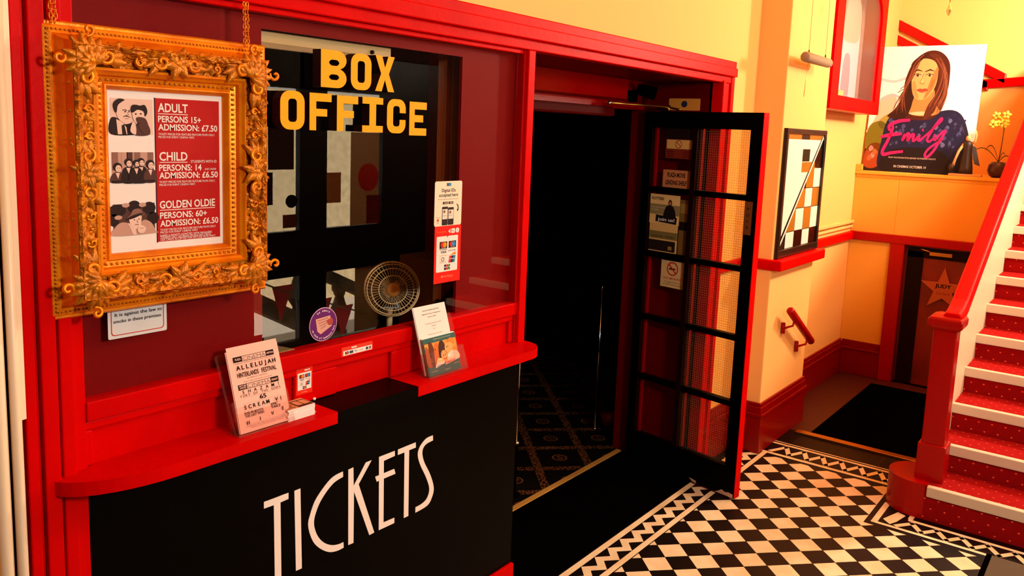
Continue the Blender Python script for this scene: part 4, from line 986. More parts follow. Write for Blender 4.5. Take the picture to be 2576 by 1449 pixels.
dbox(m_, .315, .343, 0, TK, .167, 1.862, DARKW)
for z in (1.533, 1.182, .832, .492): dbox(m_, .052, .648, .004, TK-.004, z-.014, z+.014, BLACKP)
m_.build('glazing_bars', dr)
# red-painted rebate edges
m_ = MB()
for u in (.052, .343):
    dbox(m_, u, u+.012, .03, TK+.004, .167, 1.862, REDB)
m_.build('glazing_beads', lfr)
zs = [.167, .478, .506, .818, .846, 1.168, 1.196, 1.519, 1.547, 1.862]
for col_ in ((.052, .315), (.343, .648)):
    for r_ in range(5):
        m_ = MB(); dbox(m_, col_[0], col_[1], .020, .024, zs[2*r_], zs[2*r_+1], WIRED if col_[0] > .3 else DOORG); m_.build('pane', dr)
DP = Plane(dpt(0, -.0005, 0), DW.to_3x3() @ Vector((1, 0, 0)), (0, 0, 1), DW.to_3x3() @ Vector((0, -1, 0)))
def dplane(d): return Plane(dpt(0, d, 0), DP.u, DP.v, DP.n)
m_ = MB(); m_.slab(DP, [(.648, 1.355), (.690, 1.355), (.690, 1.518), (.648, 1.518)], 0, .0025, mat('tan_push_plate', (120, 66, 28), .4))
q = dplane(-.0032)
for k_, ch in enumerate('PUSH'): m_.text(q, ch, .669, 1.475-k_*.03, .013, INK, 1, align='c', bold=.02)
m_.build('push_plate', lfr, label='tan push plate')
m_ = MB(); chip = mat('bare_wood_chip', (206, 160, 130), .8)
m_.slab(DP, [(.60, .012), (.706, .012), (.706, .03), (.68, .034), (.66, .028), (.64, .036), (.62, .022)], 0, .0012, chip); m_.slab(DP, [(.44, .03), (.48, .026), (.485, .014), (.46, .016)], 0, .0012, chip)
m_.build('chipped_edge', lfr, label='bare wood where the paint is chipped')
# door closer
cl = thing('door_closer', (3.55, 2.2, 1.95), 'overhead door closer with a folding brass arm above the open door', 'door closer')
m_ = MB(); m_.box(2.83, 3.70, 2.19, 2.235, 1.905, 1.955, mat('maroon_closer_cover', (74, 1, 0), .6, spec=.05)); m_.build('cover', cl, bevel=.012)
m_ = MB(); m_.tube([(3.60, 2.17, 1.972), (4.01, 2.05, 1.968)], .0055, BRASS); m_.tube([(4.01, 2.05, 1.968), (3.985, 1.97, 1.955)], .006, BRASS); m_.ball((3.60, 2.17, 1.972), .012, CHROME); m_.lathe([(.009, -.02), (.009, .02)], (4.01, 2.05, 1.96), BRASS, 12); m_.build('arm', cl, label='brass folding arm')
# notices on the door glass
def dnote(u0, z0, u1, z1, m, d=.0185):
    pl = dplane(d); mb = MB(); mb.slab(pl, [(u0, z0), (u1, z0), (u1, z1), (u0, z1)], 0, .0006, m); return mb, dplane(d-.0006)
mb, q = dnote(.135, 1.703, .300, 1.86, cmat((130, 40, 26)))
mb.rect(q, .135, 1.803, .300, 1.86, cmat((30, 10, 10)), 1); mb.rect(q, .141, 1.753, .300, 1.800, cmat((230, 180, 100)), 1); mb.ring(q, .217, 1.777, .017, .021, cmat((180, 60, 30)), 2); mb.stroke(q, [(.203, 1.790), (.231, 1.764)], .004, cmat((180, 60, 30)), 2)
for r_ in range(3): mb.rect(q, .145, 1.712+r_*.012, .19, 1.717+r_*.012, cmat((90, 16, 12)), 2); mb.rect(q, .245, 1.712+r_*.012, .292, 1.717+r_*.012, cmat((90, 16, 12)), 2)
mb.build('door_notice', label='notice with a red prohibition circle at the top left of the open door glass', cat='notice')
mb, q = dnote(.128, 1.549, .305, 1.642, cmat((205, 130, 80)))
mb.text(q, 'PLAZA MOVIE', .215, 1.605, .022, INK, 1, w_=.115, align='c', bold=.03); mb.text(q, 'LENDING SHELF', .215, 1.565, .022, INK, 1, w_=.135, align='c', bold=.03)
mb.build('door_notice', label='tan notice with two lines of bold capitals on the open door', cat='notice')
mb, q = dnote(.055, 1.35, .250, 1.508, cmat((240, 200, 130)))
mb.rect(q, .055, 1.40, .25, 1.455, cmat((150, 130, 80)), 1); mb.text(q, 'ROTTERS', .066, 1.478, .014, INK, 1, w_=.08, bold=.02); mb.text(q, 'Become a friend of the cinema', .066, 1.435, .006, PAPER, 2, w_=.09); mb.text(q, 'today', .066, 1.422, .006, PAPER, 2, w_=.05)
mb.flat(q, spl([(.15, 1.38), (.16, 1.44), (.185, 1.452), (.215, 1.44), (.225, 1.38)]), cmat((26, 18, 20)), 3); mb.disc(q, .188, 1.465, .012, cmat((36, 20, 18)), 3, .018); mb.disc(q, .188, 1.464, .007, cmat((190, 120, 80)), 4, .010)
mb.flat(q, [(.10, 1.362), (.235, 1.355), (.238, 1.392), (.10, 1.398)], cmat((24, 20, 26)), 5); mb.text(q, 'join us!', .168, 1.368, .016, PAPER, 6, w_=.11, align='c', bold=.02)
mb.build('poster', label='recruiting poster reading join us on the open door', cat='poster')
mb, q = dnote(.06, 1.20, .246, 1.3495, cmat((226, 184, 112)))
mb.rect(q, .06, 1.27, .246, 1.31, cmat((130, 112, 60)), 1); mb.text(q, 'SHOW TIMES', .153, 1.278, .010, INK, 2, w_=.15, align='c'); mb.rect(q, .06, 1.205, .235, 1.262, cmat((34, 22, 18)), 1); mb.rect(q, .19, 1.215, .215, 1.235, cmat((150, 120, 70)), 2)
mb.build('poster', label='cream and dark poster directly below the join us poster', cat='poster')
mb, q = dnote(.252, 1.20, .312, 1.49, cmat((120, 90, 40)), .0195)
mb.rect(q, .255, 1.42, .31, 1.47, cmat((160, 124, 60)), 1); mb.rect(q, .252, 1.33, .312, 1.375, cmat((20, 12, 10)), 1)
mb.build('poster', label='narrow dull strip of a poster right of the join us poster', cat='poster')
mb, q = dnote(.155, 1.016, .312, 1.16, cmat((222, 186, 128)))
mb.ring(q, .230, 1.118, .030, .037, cmat((196, 40, 20)), 1); mb.rect(q, .208, 1.113, .245, 1.122, cmat((40, 22, 16)), 2); mb.rect(q, .247, 1.113, .253, 1.122, cmat((196, 90, 40)), 2); mb.stroke(q, [(.206, 1.142), (.254, 1.094)], .007, cmat((196, 40, 20)), 3)
mb.text(q, 'NO SMOKING', .233, 1.060, .011, cmat((196, 60, 40)), 1, w_=.115, align='c', bold=.01); mb.text(q, 'It is against the law', .233, 1.043, .006, INK, 1, w_=.10, align='c'); mb.text(q, 'to smoke in these premises', .233, 1.030, .006, INK, 1, w_=.12, align='c')
mb.build('door_notice', label='no smoking sign with a red crossed circle low on the open door', cat='notice')
# card on the jamb above the door, spotlight in the recess
pl = Plane((4.0595, 2.075, 1.955), (0, -1, 0), (0, 0, 1), (-1, 0, 0)); mb = MB(); mb.slab(pl, rr(0, 0, .18, .062, .006), 0, .001, cmat((222, 140, 50))); mb.disc(Plane((4.058, 2.075, 1.955), (0, -1, 0), (0, 0, 1), (-1, 0, 0)), .09, .033, .017, cmat((40, 36, 60)), 1)
mb.build('wall_notice', label='pale card with a dark blue round emblem on the jamb above the open door', cat='notice')
sp = thing('spotlight', (3.95, 2.18, 2.02), 'small black spotlight in the top corner of the door recess', 'spotlight')
m_ = MB(); m_.tube([(3.93, 2.20, 2.06), (3.97, 2.11, 2.035)], [.028, .036], BLACKM, 14); m_.build('housing', sp); m_ = MB(); m_.box(3.90, 3.94, 2.20, 2.24, 1.99, 2.05, BLACKM); m_.build('bracket', sp)
MB().tube([(4.205+.007*math.cos(t), 1.79-.0, 2.075+.009*math.sin(t)) for t in (PI*k/8-PI/2 for k in range(9))], .0018, BRASS, 6).build('hook', label='little brass hook on the right edge of the door architrave', cat='hook')
# chrome posts in the hall
for x, y, z0, z1, lab in ((3.155, 2.33, .28, 1.12, 'chrome pull rail just inside the doorway beside the booth'), (4.235, 2.53, .01, .90, 'thin chrome post standing deeper inside the dark hall')):
    m_ = MB(); m_.tube([(x, y, z0), (x, y, z1)], .007, CHROME, 10); m_.lathe([(.014, -.014), (.016, -.008), (.016, -.002), (.006, .004)], (x, y, z0+.012), CHROME, 14); m_.ball((x, y, z1), .010, CHROME, 10)
    if z0 > .1: m_.lathe([(.03, 0), (.03, .01), (.009, .02), (.009, z0)], (x, y, .0085), BLACKM, 14)
    m_.build('chrome_post', label=lab, cat='post')
m_ = MB(); m_.tube([(4.27, 2.50, .062), (4.33, 2.46, .075), (4.40, 2.45, .082)], [.05, .04, .03], mat('dark_red_vinyl', (120, 14, 8), .4), 12); m_.build('door_stop', label='dark red rounded door stop on the carpet beside the chrome post', cat='door stop')
# left door of the pair, folded inwards, with framed pictures faintly visible
m_ = MB(); m_.box(2.46, 3.14, 2.72, 2.76, .01, 1.945, BLACKM)
m_ = MB(); q = wallplane(0, 4.6, 0); m_.box(4.95, 5.25, 4.6, 4.62, 1.3, 1.85, mat('dim_red_panel', (90, 16, 10), .6)); m_.build('wall_picture', label='dim dark red picture on the far wall of the hall', cat='picture')

# ================================================================ PIER: art deco mirror panel, handrail, baton
mp = thing('mosaic_panel', (4.96, 1.632, 1.15), 'black framed art deco panel of white gold and black tiles on the pier', 'wall panel')
MX0, MX1, MZ0, MZ1 = 4.615, 5.325, 1.148, 1.888
q = wallplane(0, 1.628, 0); BK = mat('black_frame_gloss', (24, 20, 16), .25); m_ = MB(); m_.slab(wallplane(0, 1.64, 0), [(MX0, MZ0), (MX1, MZ0), (MX1, MZ1), (MX0, MZ1)], 0, .008, BK); m_.build('backing', mp)
m_ = MB()
for a, b, c, d in ((MX0, MX1, MZ0, MZ0+.045), (MX0, MX1, MZ1-.03, MZ1), (MX0, MX0+.03, MZ0+.045, MZ1-.03), (MX1-.03, MX1, MZ0+.045, MZ1-.03)): m_.box(a, b, 1.618, 1.634, c, d, BK)
m_.build('frame', mp, bevel=.003)
TW, TG, TK_ = mat('white_glass_tile', (250, 238, 226), .25), mat('gold_mirror_tile', (196, 140, 48), .3, metal=.5), mat('black_glass_tile', (40, 8, 4), .2)
gx = lambda u: MX0+.03+(MX1-MX0-.06)*u
gz = lambda v: MZ0+.045+(MZ1-MZ0-.075)*v
m_ = MB(); q = wallplane(0, 1.6305, 0)
m_.flat(q, [(gx(0), gz(.02)), (gx(.03), gz(.10)), (gx(.97), gz(.99)), (gx(0), gz(.99))], TW, 1)                      # big white field above the diagonal
for u in (.2, .4): m_.rect(q, gx(u)-.001, gz(.5), gx(u)+.001, gz(.97), cmat((226, 214, 204)), 1.5)
for v in (.64, .84): m_.rect(q, gx(0), gz(v)-.001, gx(.55), gz(v)+.001, cmat((226, 214, 204)), 1.5)
m_.rect(q, gx(0), gz(.955), gx(1), gz(1), TG, 2); m_.rect(q, gx(.38), gz(.955), gx(.6), gz(1), BK, 2.3)
m_.rect(q, gx(.44), gz(.76), gx(.64), gz(.87), mat('green_black_tile', (36, 40, 26), .2), 2); m_.rect(q, gx(.44), gz(.665), gx(.86), gz(.755), TG, 2)
cols = [.16, .38, .60, .80, 1.0]; rows = [.0, .145, .345, .52, .70, .88]
ptn = {(0, 0): TW, (1, 0): TK_, (2, 0): TW, (3, 0): TK_, (0, 1): TG, (1, 1): TW, (2, 1): TG, (3, 1): TW, (1, 2): TG, (2, 2): TW, (3, 2): TG, (2, 3): TG, (3, 3): TW, (3, 4): TK_, (2, 4): None}
for (c, r_), mm in ptn.items():
    if mm is None: continue
    poly = [(gx(cols[c])+.002, gz(rows[r_])+.002), (gx(cols[c+1])-.002, gz(rows[r_])+.002), (gx(cols[c+1])-.002, gz(rows[r_+1])-.002), (gx(cols[c])+.002, gz(rows[r_+1])-.002)]
    ax, az, bx_, bz = gx(0), gz(.02), gx(1), gz(1)
    A_, B_ = -(bz-az), (bx_-ax); poly = clip(poly, A_, B_, A_*ax+B_*az)
    if len(poly) > 2: m_.flat(q, poly, mm, 2.5)
m_.stroke(q, [(gx(0), gz(.01)), (gx(1), gz(.985))], .016, TW, 4); m_.stroke(q, [(gx(-.0), gz(.035)), (gx(.97), gz(.985))], .006, BK, 4.3)
m_.build('tiles', mp)
hr = thing('wall_handrail', (5.0, 1.6, .6), 'short sloping red handrail on two brackets on the pier wall', 'handrail')
m_ = MB(); a_, b_ = Vector((4.778, 1.575, .835)), Vector((5.235, 1.575, .563)); m_.tube([tuple(a_+(a_-b_)*.0), tuple(a_), tuple(b_)], [.0, .024, .024], RED2, 14)
m_ = MB(); m_.tube([tuple(a_), tuple(a_+(b_-a_)*.02), tuple(a_+(b_-a_)*.98), tuple(b_)], [.016, .024, .024, .016], RED2, 14); rail_ = m_.build('rail', hr)
for t in (.22, .82):
    p = a_+(b_-a_)*t; m_ = MB(); m_.tube([tuple(p+Vector((0, 0, -.015))), (p.x-.01, p.y+.005, p.z-.05), (p.x-.03, 1.615, p.z-.065), (p.x-.035, 1.638, p.z-.065)], .007, RED2, 8); m_.tube([(p.x-.035, 1.628, p.z-.10), (p.x-.035, 1.628, p.z-.035)], .012, RED2, 8); m_.build('bracket', rail_)
bt = thing('hanging_baton', (4.83, 1.56, 2.2), 'grey cloth roll hung on two thin wires with a pull cord, above the mosaic panel', 'hanging roll')
CL = mat('grey_cloth_roll', (150, 120, 92), .8)
m_ = MB(); m_.tube([(4.60, 1.555, 2.274), (4.61, 1.555, 2.274), (5.00, 1.55, 2.272), (5.015, 1.55, 2.272)], [.02, .028, .026, .018], CL, 14); m_.build('roll', bt)
for x in (4.66, 4.95): m_ = MB(); m_.tube([(x, 1.555, 2.29), (x-.003, 1.56, CEIL-.002)], .0012, BRASS, 5); m_.tube([(x+.008*math.cos(t), 1.555, 2.306+.01*math.sin(t)) for t in (2*PI*k/10 for k in range(10))], .0015, INK, 5, closed=True); m_.build('wire', bt)
m_ = MB(); m_.tube([(4.665, 1.555, 2.25), (4.64, 1.553, 2.15), (4.63, 1.553, 2.06)], .0016, BRASS, 5); m_.build('pull_cord', bt)

# ================================================================ DISPLAY CASE
dc = thing('display_case', (5.98, 1.7, 2.03), 'red wooden wall display case with a rounded glazed front above the passage', 'display case')
CX0, CX1, CZ0, CZ1, CY = 5.39, 6.56, 2.03, 2.92, 1.64
q = wallplane(0, CY, 0)
m_ = MB(); outer = [(CX0, CZ0), (CX1, CZ0), (CX1, CZ1), (CX0, CZ1)]
ixa, ixb, iza, izb = CX0+.15, CX1-.12, CZ0+.09, CZ1-.07
inner = [(ixa, iza), (ixb, iza), (ixb, izb-.16)]+[(ixb-.16+.16*math.cos(t), izb-.16+.16*math.sin(t)) for t in (PI/2*k/8 for k in range(1, 9))]+[(ixa+.16-.16*math.sin(t), izb-.16+.16*math.cos(t)) for t in (PI/2*k/8 for k in range(0, 9))]
m_.slab(Plane((0, CY+.03, 0), (1, 0, 0), (0, 0, 1), (0, -1, 0)), [outer, inner[::-1]], 0, .03, RED); ffr = m_.build('front_frame', dc, bevel=.004)
m_ = MB(); m_.box(CX0, CX0+.02, CY+.03, 1.808, CZ0, CZ1, RED2); m_.box(CX1-.02, CX1, CY+.03, 1.808, CZ0, CZ1, RED2); m_.box(CX0, CX1, CY+.03, 1.808, CZ0, CZ0+.02, RED2); m_.box(CX0, CX1, CY+.03, 1.808, CZ1-.02, CZ1, RED2); m_.box(CX0+.02, CX1-.02, 1.79, 1.808, CZ0+.02, CZ1-.02, PAPER); m_.build('carcass', dc)
m_ = MB(); m_.slab(Plane((0, CY+.02, 0), (1, 0, 0), (0, 0, 1), (0, -1, 0)), inner, 0, .003, CASEG); m_.build('glass', ffr)
q = Plane((ixa-.02, 1.788, iza-.02), (ixb-ixa+.04, 0, 0), (0, 0, izb-iza+.04), (0, -1, 0)); m_ = MB(); m_.slab(Plane((0, 1.789, 0), (1, 0, 0), (0, 0, 1), (0, -1, 0)), [(ixa-.03, iza-.04), (ixb+.03, iza-.04), (ixb+.03, izb+.03), (ixa-.03, izb+.03)], 0, .001, cmat((196, 184, 196)))
for pts, c, l in (([(.02, 0), (.02, .5), (.2, .55), (.3, .2), (.28, 0)], (150, 140, 160), 1), ([(.18, .45), (.22, .8), (.34, 1.0), (.6, 1.0), (.55, .7), (.45, .48), (.3, .40)], (246, 120, 100), 2), ([(.55, .6), (.62, .98), (.96, .98), (.96, .62), (.75, .55)], (176, 158, 140), 1.5),
                  ([(.4, 0), (.44, .35), (.5, .42), (.56, .3), (.58, 0)], (226, 214, 222), 2.5), ([(.6, .05), (.62, .38), (.7, .45), (.78, .38), (.78, .05)], (136, 126, 146), 2.5), ([(.05, .55), (.08, .9), (.2, 1.0), (.22, .7)], (120, 116, 140), 1.2)):
    m_.flat(q, spl(pts), cmat(c), l)
m_.rect(q, .5, .06, .68, .11, cmat((236, 190, 110)), 3)
MB_ = m_; m_.build('film_sheet', label='red, white and grey film poster inside', parent=dc)

# ================================================================ BACK LEDGE: poster, statuette, orchid
ep = thing('film_poster', (6.93, 1.44, 1.611), 'large white poster lettered Emily with a long-haired woman, standing on the ledge', 'poster')
PLN = Plane((6.86, 1.792, 1.6115), (0, -.755, 0), (.10, 0, .955), (-.994, 0, .10)); PLN.n.normalize()
BRN_ = cmat((128, 80, 32)); m_ = MB(); m_.slab(PLN, [(0, 0), (1, 0), (1, 1), (0, 1)], -.012, 0, cmat((250, 240, 240)), BRN_); m_.build('board', ep)
m_ = MB()
def fl_(pts, c, l, smooth=True): m_.flat(PLN, spl(pts) if smooth else pts, cmat(c), l)
fl_([(0, .30), (.06, .42), (.10, .58), (.24, .60), (.24, .44), (.3, .30)], (206, 180, 160), 1)
fl_([(0, .0), (1, 0), (1, .1), (.82, .26), (.2, .26), (0, .24)], (40, 22, 14), 1.2, False)
for pts, c in (([(0, .18), (.02, .36), (.14, .40), (.22, .30), (.16, .16)], (110, 104, 24)), ([(.0, .05), (.03, .2), (.14, .22), (.2, .1), (.1, .02)], (150, 64, 24)), ([(.3, .02), (.34, .12), (.44, .1), (.42, .0)], (196, 84, 36)), ([(.5, .02), (.52, .14), (.62, .12), (.6, .0)], (150, 60, 60)), ([(.1, .4), (.2, .46), (.24, .36), (.14, .34)], (150, 140, 60))): fl_(pts, c, 1.5)
for k_ in range(16): 
    u = random.uniform(.02, .8); v = random.uniform(.02, .2); fl_([(u-.02, v), (u, v+.03), (u+.03, v+.005), (u, v-.02)], random.choice([(186, 96, 50), (90, 50, 26), (200, 130, 120), (60, 66, 20)]), 1.8)
fl_([(.10, .56), (.2, .60), (.34, .58), (.4, .62), (.4, .64), (.3, .60), (.2, .625), (.10, .59)], (188, 176, 190), 1.4)
fl_([(.08, .73), (.2, .71), (.32, .74), (.32, .76), (.2, .73), (.08, .75)], (206, 190, 204), 1.4)
# dress
fl_([(.14, .04), (.15, .24), (.18, .40), (.25, .455), (.40, .475), (.60, .48), (.76, .50), (.86, .46), (.93, .34), (.96, .20), (.93, .04), (.75, .0), (.3, .0)], (26, 26, 58), 2)
for k_ in range(70):
    u = random.uniform(.2, .9); v = random.uniform(.2, .46)
    if v > .42 and u < .3: continue
    s_ = random.uniform(.008, .02); fl_([(u-s_, v), (u, v+s_*1.2), (u+s_*1.2, v+.004), (u, v-s_)], random.choice([(62, 66, 116), (86, 92, 140), (44, 46, 92), (36, 30, 70)]), 2.3)
fl_([(.2, .0), (.22, .16), (.5, .2), (.75, .16), (.8, .0)], (24, 14, 18), 2.6)
# hair behind, neck, face, hair in front
fl_([(.18, .44), (.24, .50), (.30, .60), (.31, .74), (.37, .88), (.48, .955), (.60, .95), (.69, .87), (.71, .74), (.70, .60), (.66, .48), (.56, .42), (.34, .42)], (70, 28, 16), 3)
fl_([(.37, .48), (.40, .56), (.44, .66), (.58, .66), (.60, .56), (.66, .49), (.6, .455), (.45, .45)], (206, 128, 70), 3.5)
fl_([(.38, .47), (.44, .455), (.56, .455), (.6, .465), (.5, .485)], (232, 190, 150), 3.7)
fl_([(.365, .80), (.37, .70), (.40, .61), (.46, .575), (.53, .595), (.59, .68), (.60, .80), (.56, .875), (.47, .90), (.40, .875)], (234, 166, 104), 4)
fl_([(.50, .58), (.57, .66), (.60, .76), (.595, .84), (.55, .76), (.52, .66)], (196, 116, 62), 4.3)
for u in (.415, .525):
    fl_([(u-.035, .765), (u, .78), (u+.035, .768), (u, .757)], (222, 170, 130), 5); m_.disc(PLN, u+.002, .768, .011, cmat((50, 24, 16)), 5.5, .010); m_.stroke(PLN, [(u-.045, .795), (u, .812), (u+.042, .80)], [.006, .012, .004], cmat((62, 28, 16)), 5.5)
    m_.stroke(PLN, [(u-.036, .768), (u, .783), (u+.036, .770)], .005, cmat((60, 28, 18)), 5.8)
m_.stroke(PLN, [(.47, .78), (.455, .73), (.445, .71), (.47, .70), (.49, .708)], .006, cmat((170, 96, 52)), 5.5)
fl_([(.425, .652), (.455, .665), (.475, .660), (.50, .666), (.53, .652), (.475, .632)], (176, 76, 56), 5.5); m_.stroke(PLN, [(.425, .652), (.475, .652), (.53, .652)], .004, cmat((110, 40, 30)), 6)
fl_([(.36, .78), (.35, .86), (.42, .92), (.50, .935), (.44, .89), (.39, .84)], (58, 24, 14), 6)
fl_([(.50, .935), (.60, .92), (.66, .82), (.67, .70), (.64, .58), (.60, .47), (.52, .42), (.54, .52), (.60, .62), (.62, .72), (.60, .82), (.55, .89)], (84, 38, 22), 6)
fl_([(.20, .45), (.30, .52), (.34, .64), (.365, .74), (.37, .66), (.40, .58), (.38, .48), (.32, .42)], (48, 20, 12), 6)
for pts in ([(.60, .90), (.67, .80), (.66, .66), (.60, .54)], [(.57, .90), (.64, .80), (.63, .68), (.56, .52)], [(.45, .93), (.38, .86), (.34, .74), (.30, .58)], [(.62, .86), (.69, .76), (.68, .62), (.64, .52)]):
    m_.stroke(PLN, spl(pts, False, 6), .008, cmat((130, 70, 46)), 6.5)
rs_ = random.Random(3)
for k_ in range(46):
    sd = k_ % 2; t0 = rs_.uniform(.0, 1)
    top = (.50+(.10+.06*t0 if sd else -.06-.07*t0), .92-.10*t0); mid = (.50+(.15+.05*t0 if sd else -.13-.06*t0), .74-.06*t0); end = ((.55+.12*t0) if sd else (.22+.14*t0), .46+.06*rs_.random())
    s3 = spl([top, mid, ((mid[0]+end[0])/2+(.02 if sd else -.02), .60), end], False, 6); n_ = len(s3)
    m_.stroke(PLN, s3, [.0045*math.sin(PI*(.08+.84*q/(n_-1))) for q in range(n_)], cmat(rs_.choice([(112, 58, 36), (46, 18, 10), (146, 86, 60), (60, 24, 14)])), 6.2+.01*k_)
fl_([(.375, .70), (.40, .62), (.45, .585), (.43, .64), (.40, .72)], (216, 140, 82), 4.5)
fl_([(.455, .79), (.468, .74), (.478, .715), (.468, .708), (.452, .72), (.448, .76)], (244, 188, 130), 4.6)
fl_([(.545, .70), (.575, .74), (.57, .70), (.55, .66)], (178, 100, 54), 4.6)
for pts in ([(.27, .66), (.30, .68), (.33, .69)], [(.25, .63), (.29, .655), (.33, .66)]): m_.stroke(PLN, pts, .005, cmat((60, 26, 16)), 6.5)
m_.build('portrait', ep)
m_ = MB(); PK = cmat((246, 30, 110))
def br(pts, w_=.026): 
    s_ = spl(pts, False, 7); n = len(s_); m_.stroke(PLN, s_, [w_*(.75+.35*math.sin(PI*k/(n-1))) for k in range(n)], PK, 8)
br([(.40, .415), (.30, .405), (.22, .375), (.21, .345), (.235, .325)]); br([(.235, .375), (.245, .34), (.21, .24), (.175, .165), (.19, .135), (.26, .15), (.37, .165)])
br([(.14, .275), (.21, .29), (.28, .30), (.34, .305)])
br([(.365, .305), (.35, .255), (.385, .30), (.405, .305), (.40, .255), (.43, .295), (.45, .30), (.45, .255), (.47, .26), (.49, .285)], .022)
br([(.51, .30), (.495, .265), (.515, .26), (.54, .28)], .022); br([(.525, .335), (.535, .342)], .02)
br([(.54, .28), (.60, .33), (.67, .40), (.69, .425), (.675, .425), (.62, .35), (.58, .27), (.60, .25), (.635, .275)], .020)
br([(.645, .31), (.635, .275), (.655, .268), (.70, .32), (.735, .335), (.70, .27), (.65, .18), (.60, .13), (.575, .145), (.60, .19), (.66, .235), (.72, .275)], .020)
m_.build('title', ep, label='pink brush-script title')
m_ = MB(); m_.text(PLN, 'FROM THE IMAGINATION BEHIND WUTHERING HEIGHTS', .24, .108, .012, cmat((210, 190, 180)), 8, w_=.44); m_.build('lettering', ep); m_ = MB(); m_.text(PLN, 'IN CINEMAS OCTOBER 14', .30, .036, .018, cmat((226, 210, 200)), 8, w_=.30, bold=.01); m_.build('lettering', ep)
# statuette
st = thing('statuette', (6.80, 1.08, 1.611), 'dark statuette of a robed figure on a pale plinth in front of the poster', 'statuette')
BRZ = mat('dark_bronze', (40, 26, 22), .45, spec=.4); SKIN = mat('aged_cream_paint', (206, 160, 104), .5)
SX, SY, SZ = 6.80, 1.065, 1.611
m_ = MB(); m_.box(SX-.045, SX+.05, SY-.11, SY+.10, SZ, SZ+.016, mat('tan_plinth', (196, 140, 76), .6)); m_.build('plinth', st, bevel=.003)
m_ = MB(); rings = []
for z, r, dx in ((.016, .046, 0), (.06, .044, 0), (.12, .036, 0), (.17, .030, 0), (.20, .028, 0), (.225, .032, 0), (.245, .026, 0), (.255, .012, 0)):
    rings.append([(SX+r*.8*math.cos(2*PI*k/20)*(1+.10*math.sin(k*PI*.6)), SY+r*math.sin(2*PI*k/20)*(1+.10*math.cos(k*PI*.8)), SZ+z) for k in range(20)])
m_.loft(rings, BRZ, smooth=True); robe = m_.build('robe', st)
m_ = MB(); m_.ball((SX, SY, SZ+.272), .020, SKIN, 12, (.9, .9, 1.15)); m_.tube([(SX, SY, SZ+.25), (SX, SY, SZ+.262)], .008, SKIN); m_.build('head', st, label='pale head')
m_ = MB(); m_.tube([(SX, SY-.026, SZ+.232), (SX-.006, SY-.045, SZ+.255), (SX-.006, SY-.050, SZ+.30), (SX-.006, SY-.045, SZ+.33)], [.011, .009, .007, .004], SKIN, 8); m_.build('raised_arm', st, label='pale raised arm')
m_ = MB(); m_.tube([(SX, SY+.026, SZ+.23), (SX-.02, SY+.05, SZ+.18), (SX-.03, SY+.066, SZ+.12), (SX-.03, SY+.08, SZ+.06)], [.011, .010, .008, .012], SKIN, 8); m_.ball((SX-.03, SY+.085, SZ+.06), .022, BRZ, 8, (1, 1, 1.6)); m_.build('lowered_arm', st)
m_ = MB(); m_.loft([[(SX+.02, SY-.02, SZ+.22), (SX+.03, SY-.05, SZ+.21), (SX+.034, SY-.03, SZ+.22)], [(SX+.02, SY-.035, SZ+.15), (SX+.03, SY-.07, SZ+.14), (SX+.036, SY-.05, SZ+.15)], [(SX+.02, SY-.05, SZ+.09), (SX+.03, SY-.088, SZ+.075), (SX+.036, SY-.06, SZ+.085)]], BRZ); m_.tube([(SX+.01, SY+.02, SZ+.28), (SX+.01, SY+.045, SZ+.33), (SX+.01, SY+.06, SZ+.37)], .0025, BRZ, 6); m_.build('cloak', robe)
# orchid
oc = thing('potted_orchid', (6.86, .84, 1.611), 'yellow orchid in a round dark pot at the right end of the ledge', 'potted plant')
OX, OY, OZ = 6.86, .868, 1.611
m_ = MB(); m_.lathe([(.030, 0), (.052, .015), (.066, .05), (.060, .09), (.042, .112), (.036, .112), (.034, .10)], (OX, OY, OZ), mat('dark_maroon_pot', (54, 10, 8), .35), 24); m_.build('pot', oc)
LEAF = mat('dark_leaf', (64, 62, 16), .5); m_ = MB()
for a, L, h in ((.1, .17, .10), (2.4, .10, .05), (-1.9, .10, .07), (.8, .12, .12)):
    rings = []
    for i in range(8):
        t = i/7; wd = .018*math.sin(PI*min(1, .1+.9*t)); p = (OX-.05*math.sin(a)*t, OY+L*t*math.cos(a), OZ+.108+h*math.sin(t*PI*.75))
        rings.append([(p[0]-wd, p[1], p[2]+.004), (p[0], p[1], p[2]), (p[0]+wd, p[1], p[2]+.004), (p[0], p[1], p[2]-.002)])
    m_.loft(rings, LEAF, smooth=True)
m_.build('leaves', oc)
m_ = MB(); m_.tube([(OX, OY, OZ+.10), (OX, OY-.008, OZ+.22), (OX, OY-.012, OZ+.34), (OX-.01, OY+.0, OZ+.42)], .0035, mat('olive_stem', (96, 70, 20), .6), 6); stem_ = m_.build('stem', oc)
PET = mat('yellow_petal', (240, 214, 70), .5)
for k_ in range(9):
    a = random.uniform(0, 6.28); cx, cy, cz = OX-.02+random.uniform(-.02, .02), OY+random.uniform(-.055, .065), OZ+.385+random.uniform(-.03, .07)
    m_ = MB()
    for q_ in range(5):
        b = 2*PI*q_/5+a; rings = []
        for i in range(4):
            t = i/3; wd = .013*math.sin(PI*(.15+.75*t)); yy = cy+.032*t*math.cos(b); zz = cz+.032*t*math.sin(b); xx = cx-.008*math.sin(PI*t)
            rings.append([(xx, yy-wd*math.sin(b), zz+wd*math.cos(b)), (xx-.003, yy, zz), (xx, yy+wd*math.sin(b), zz-wd*math.cos(b)), (xx+.002, yy, zz)])
        m_.loft(rings, PET, smooth=True)
    m_.ball((cx-.008, cy, cz), .006, mat('brown_flower_lip', (110, 50, 20), .5), 6); m_.build('flower', stem_)

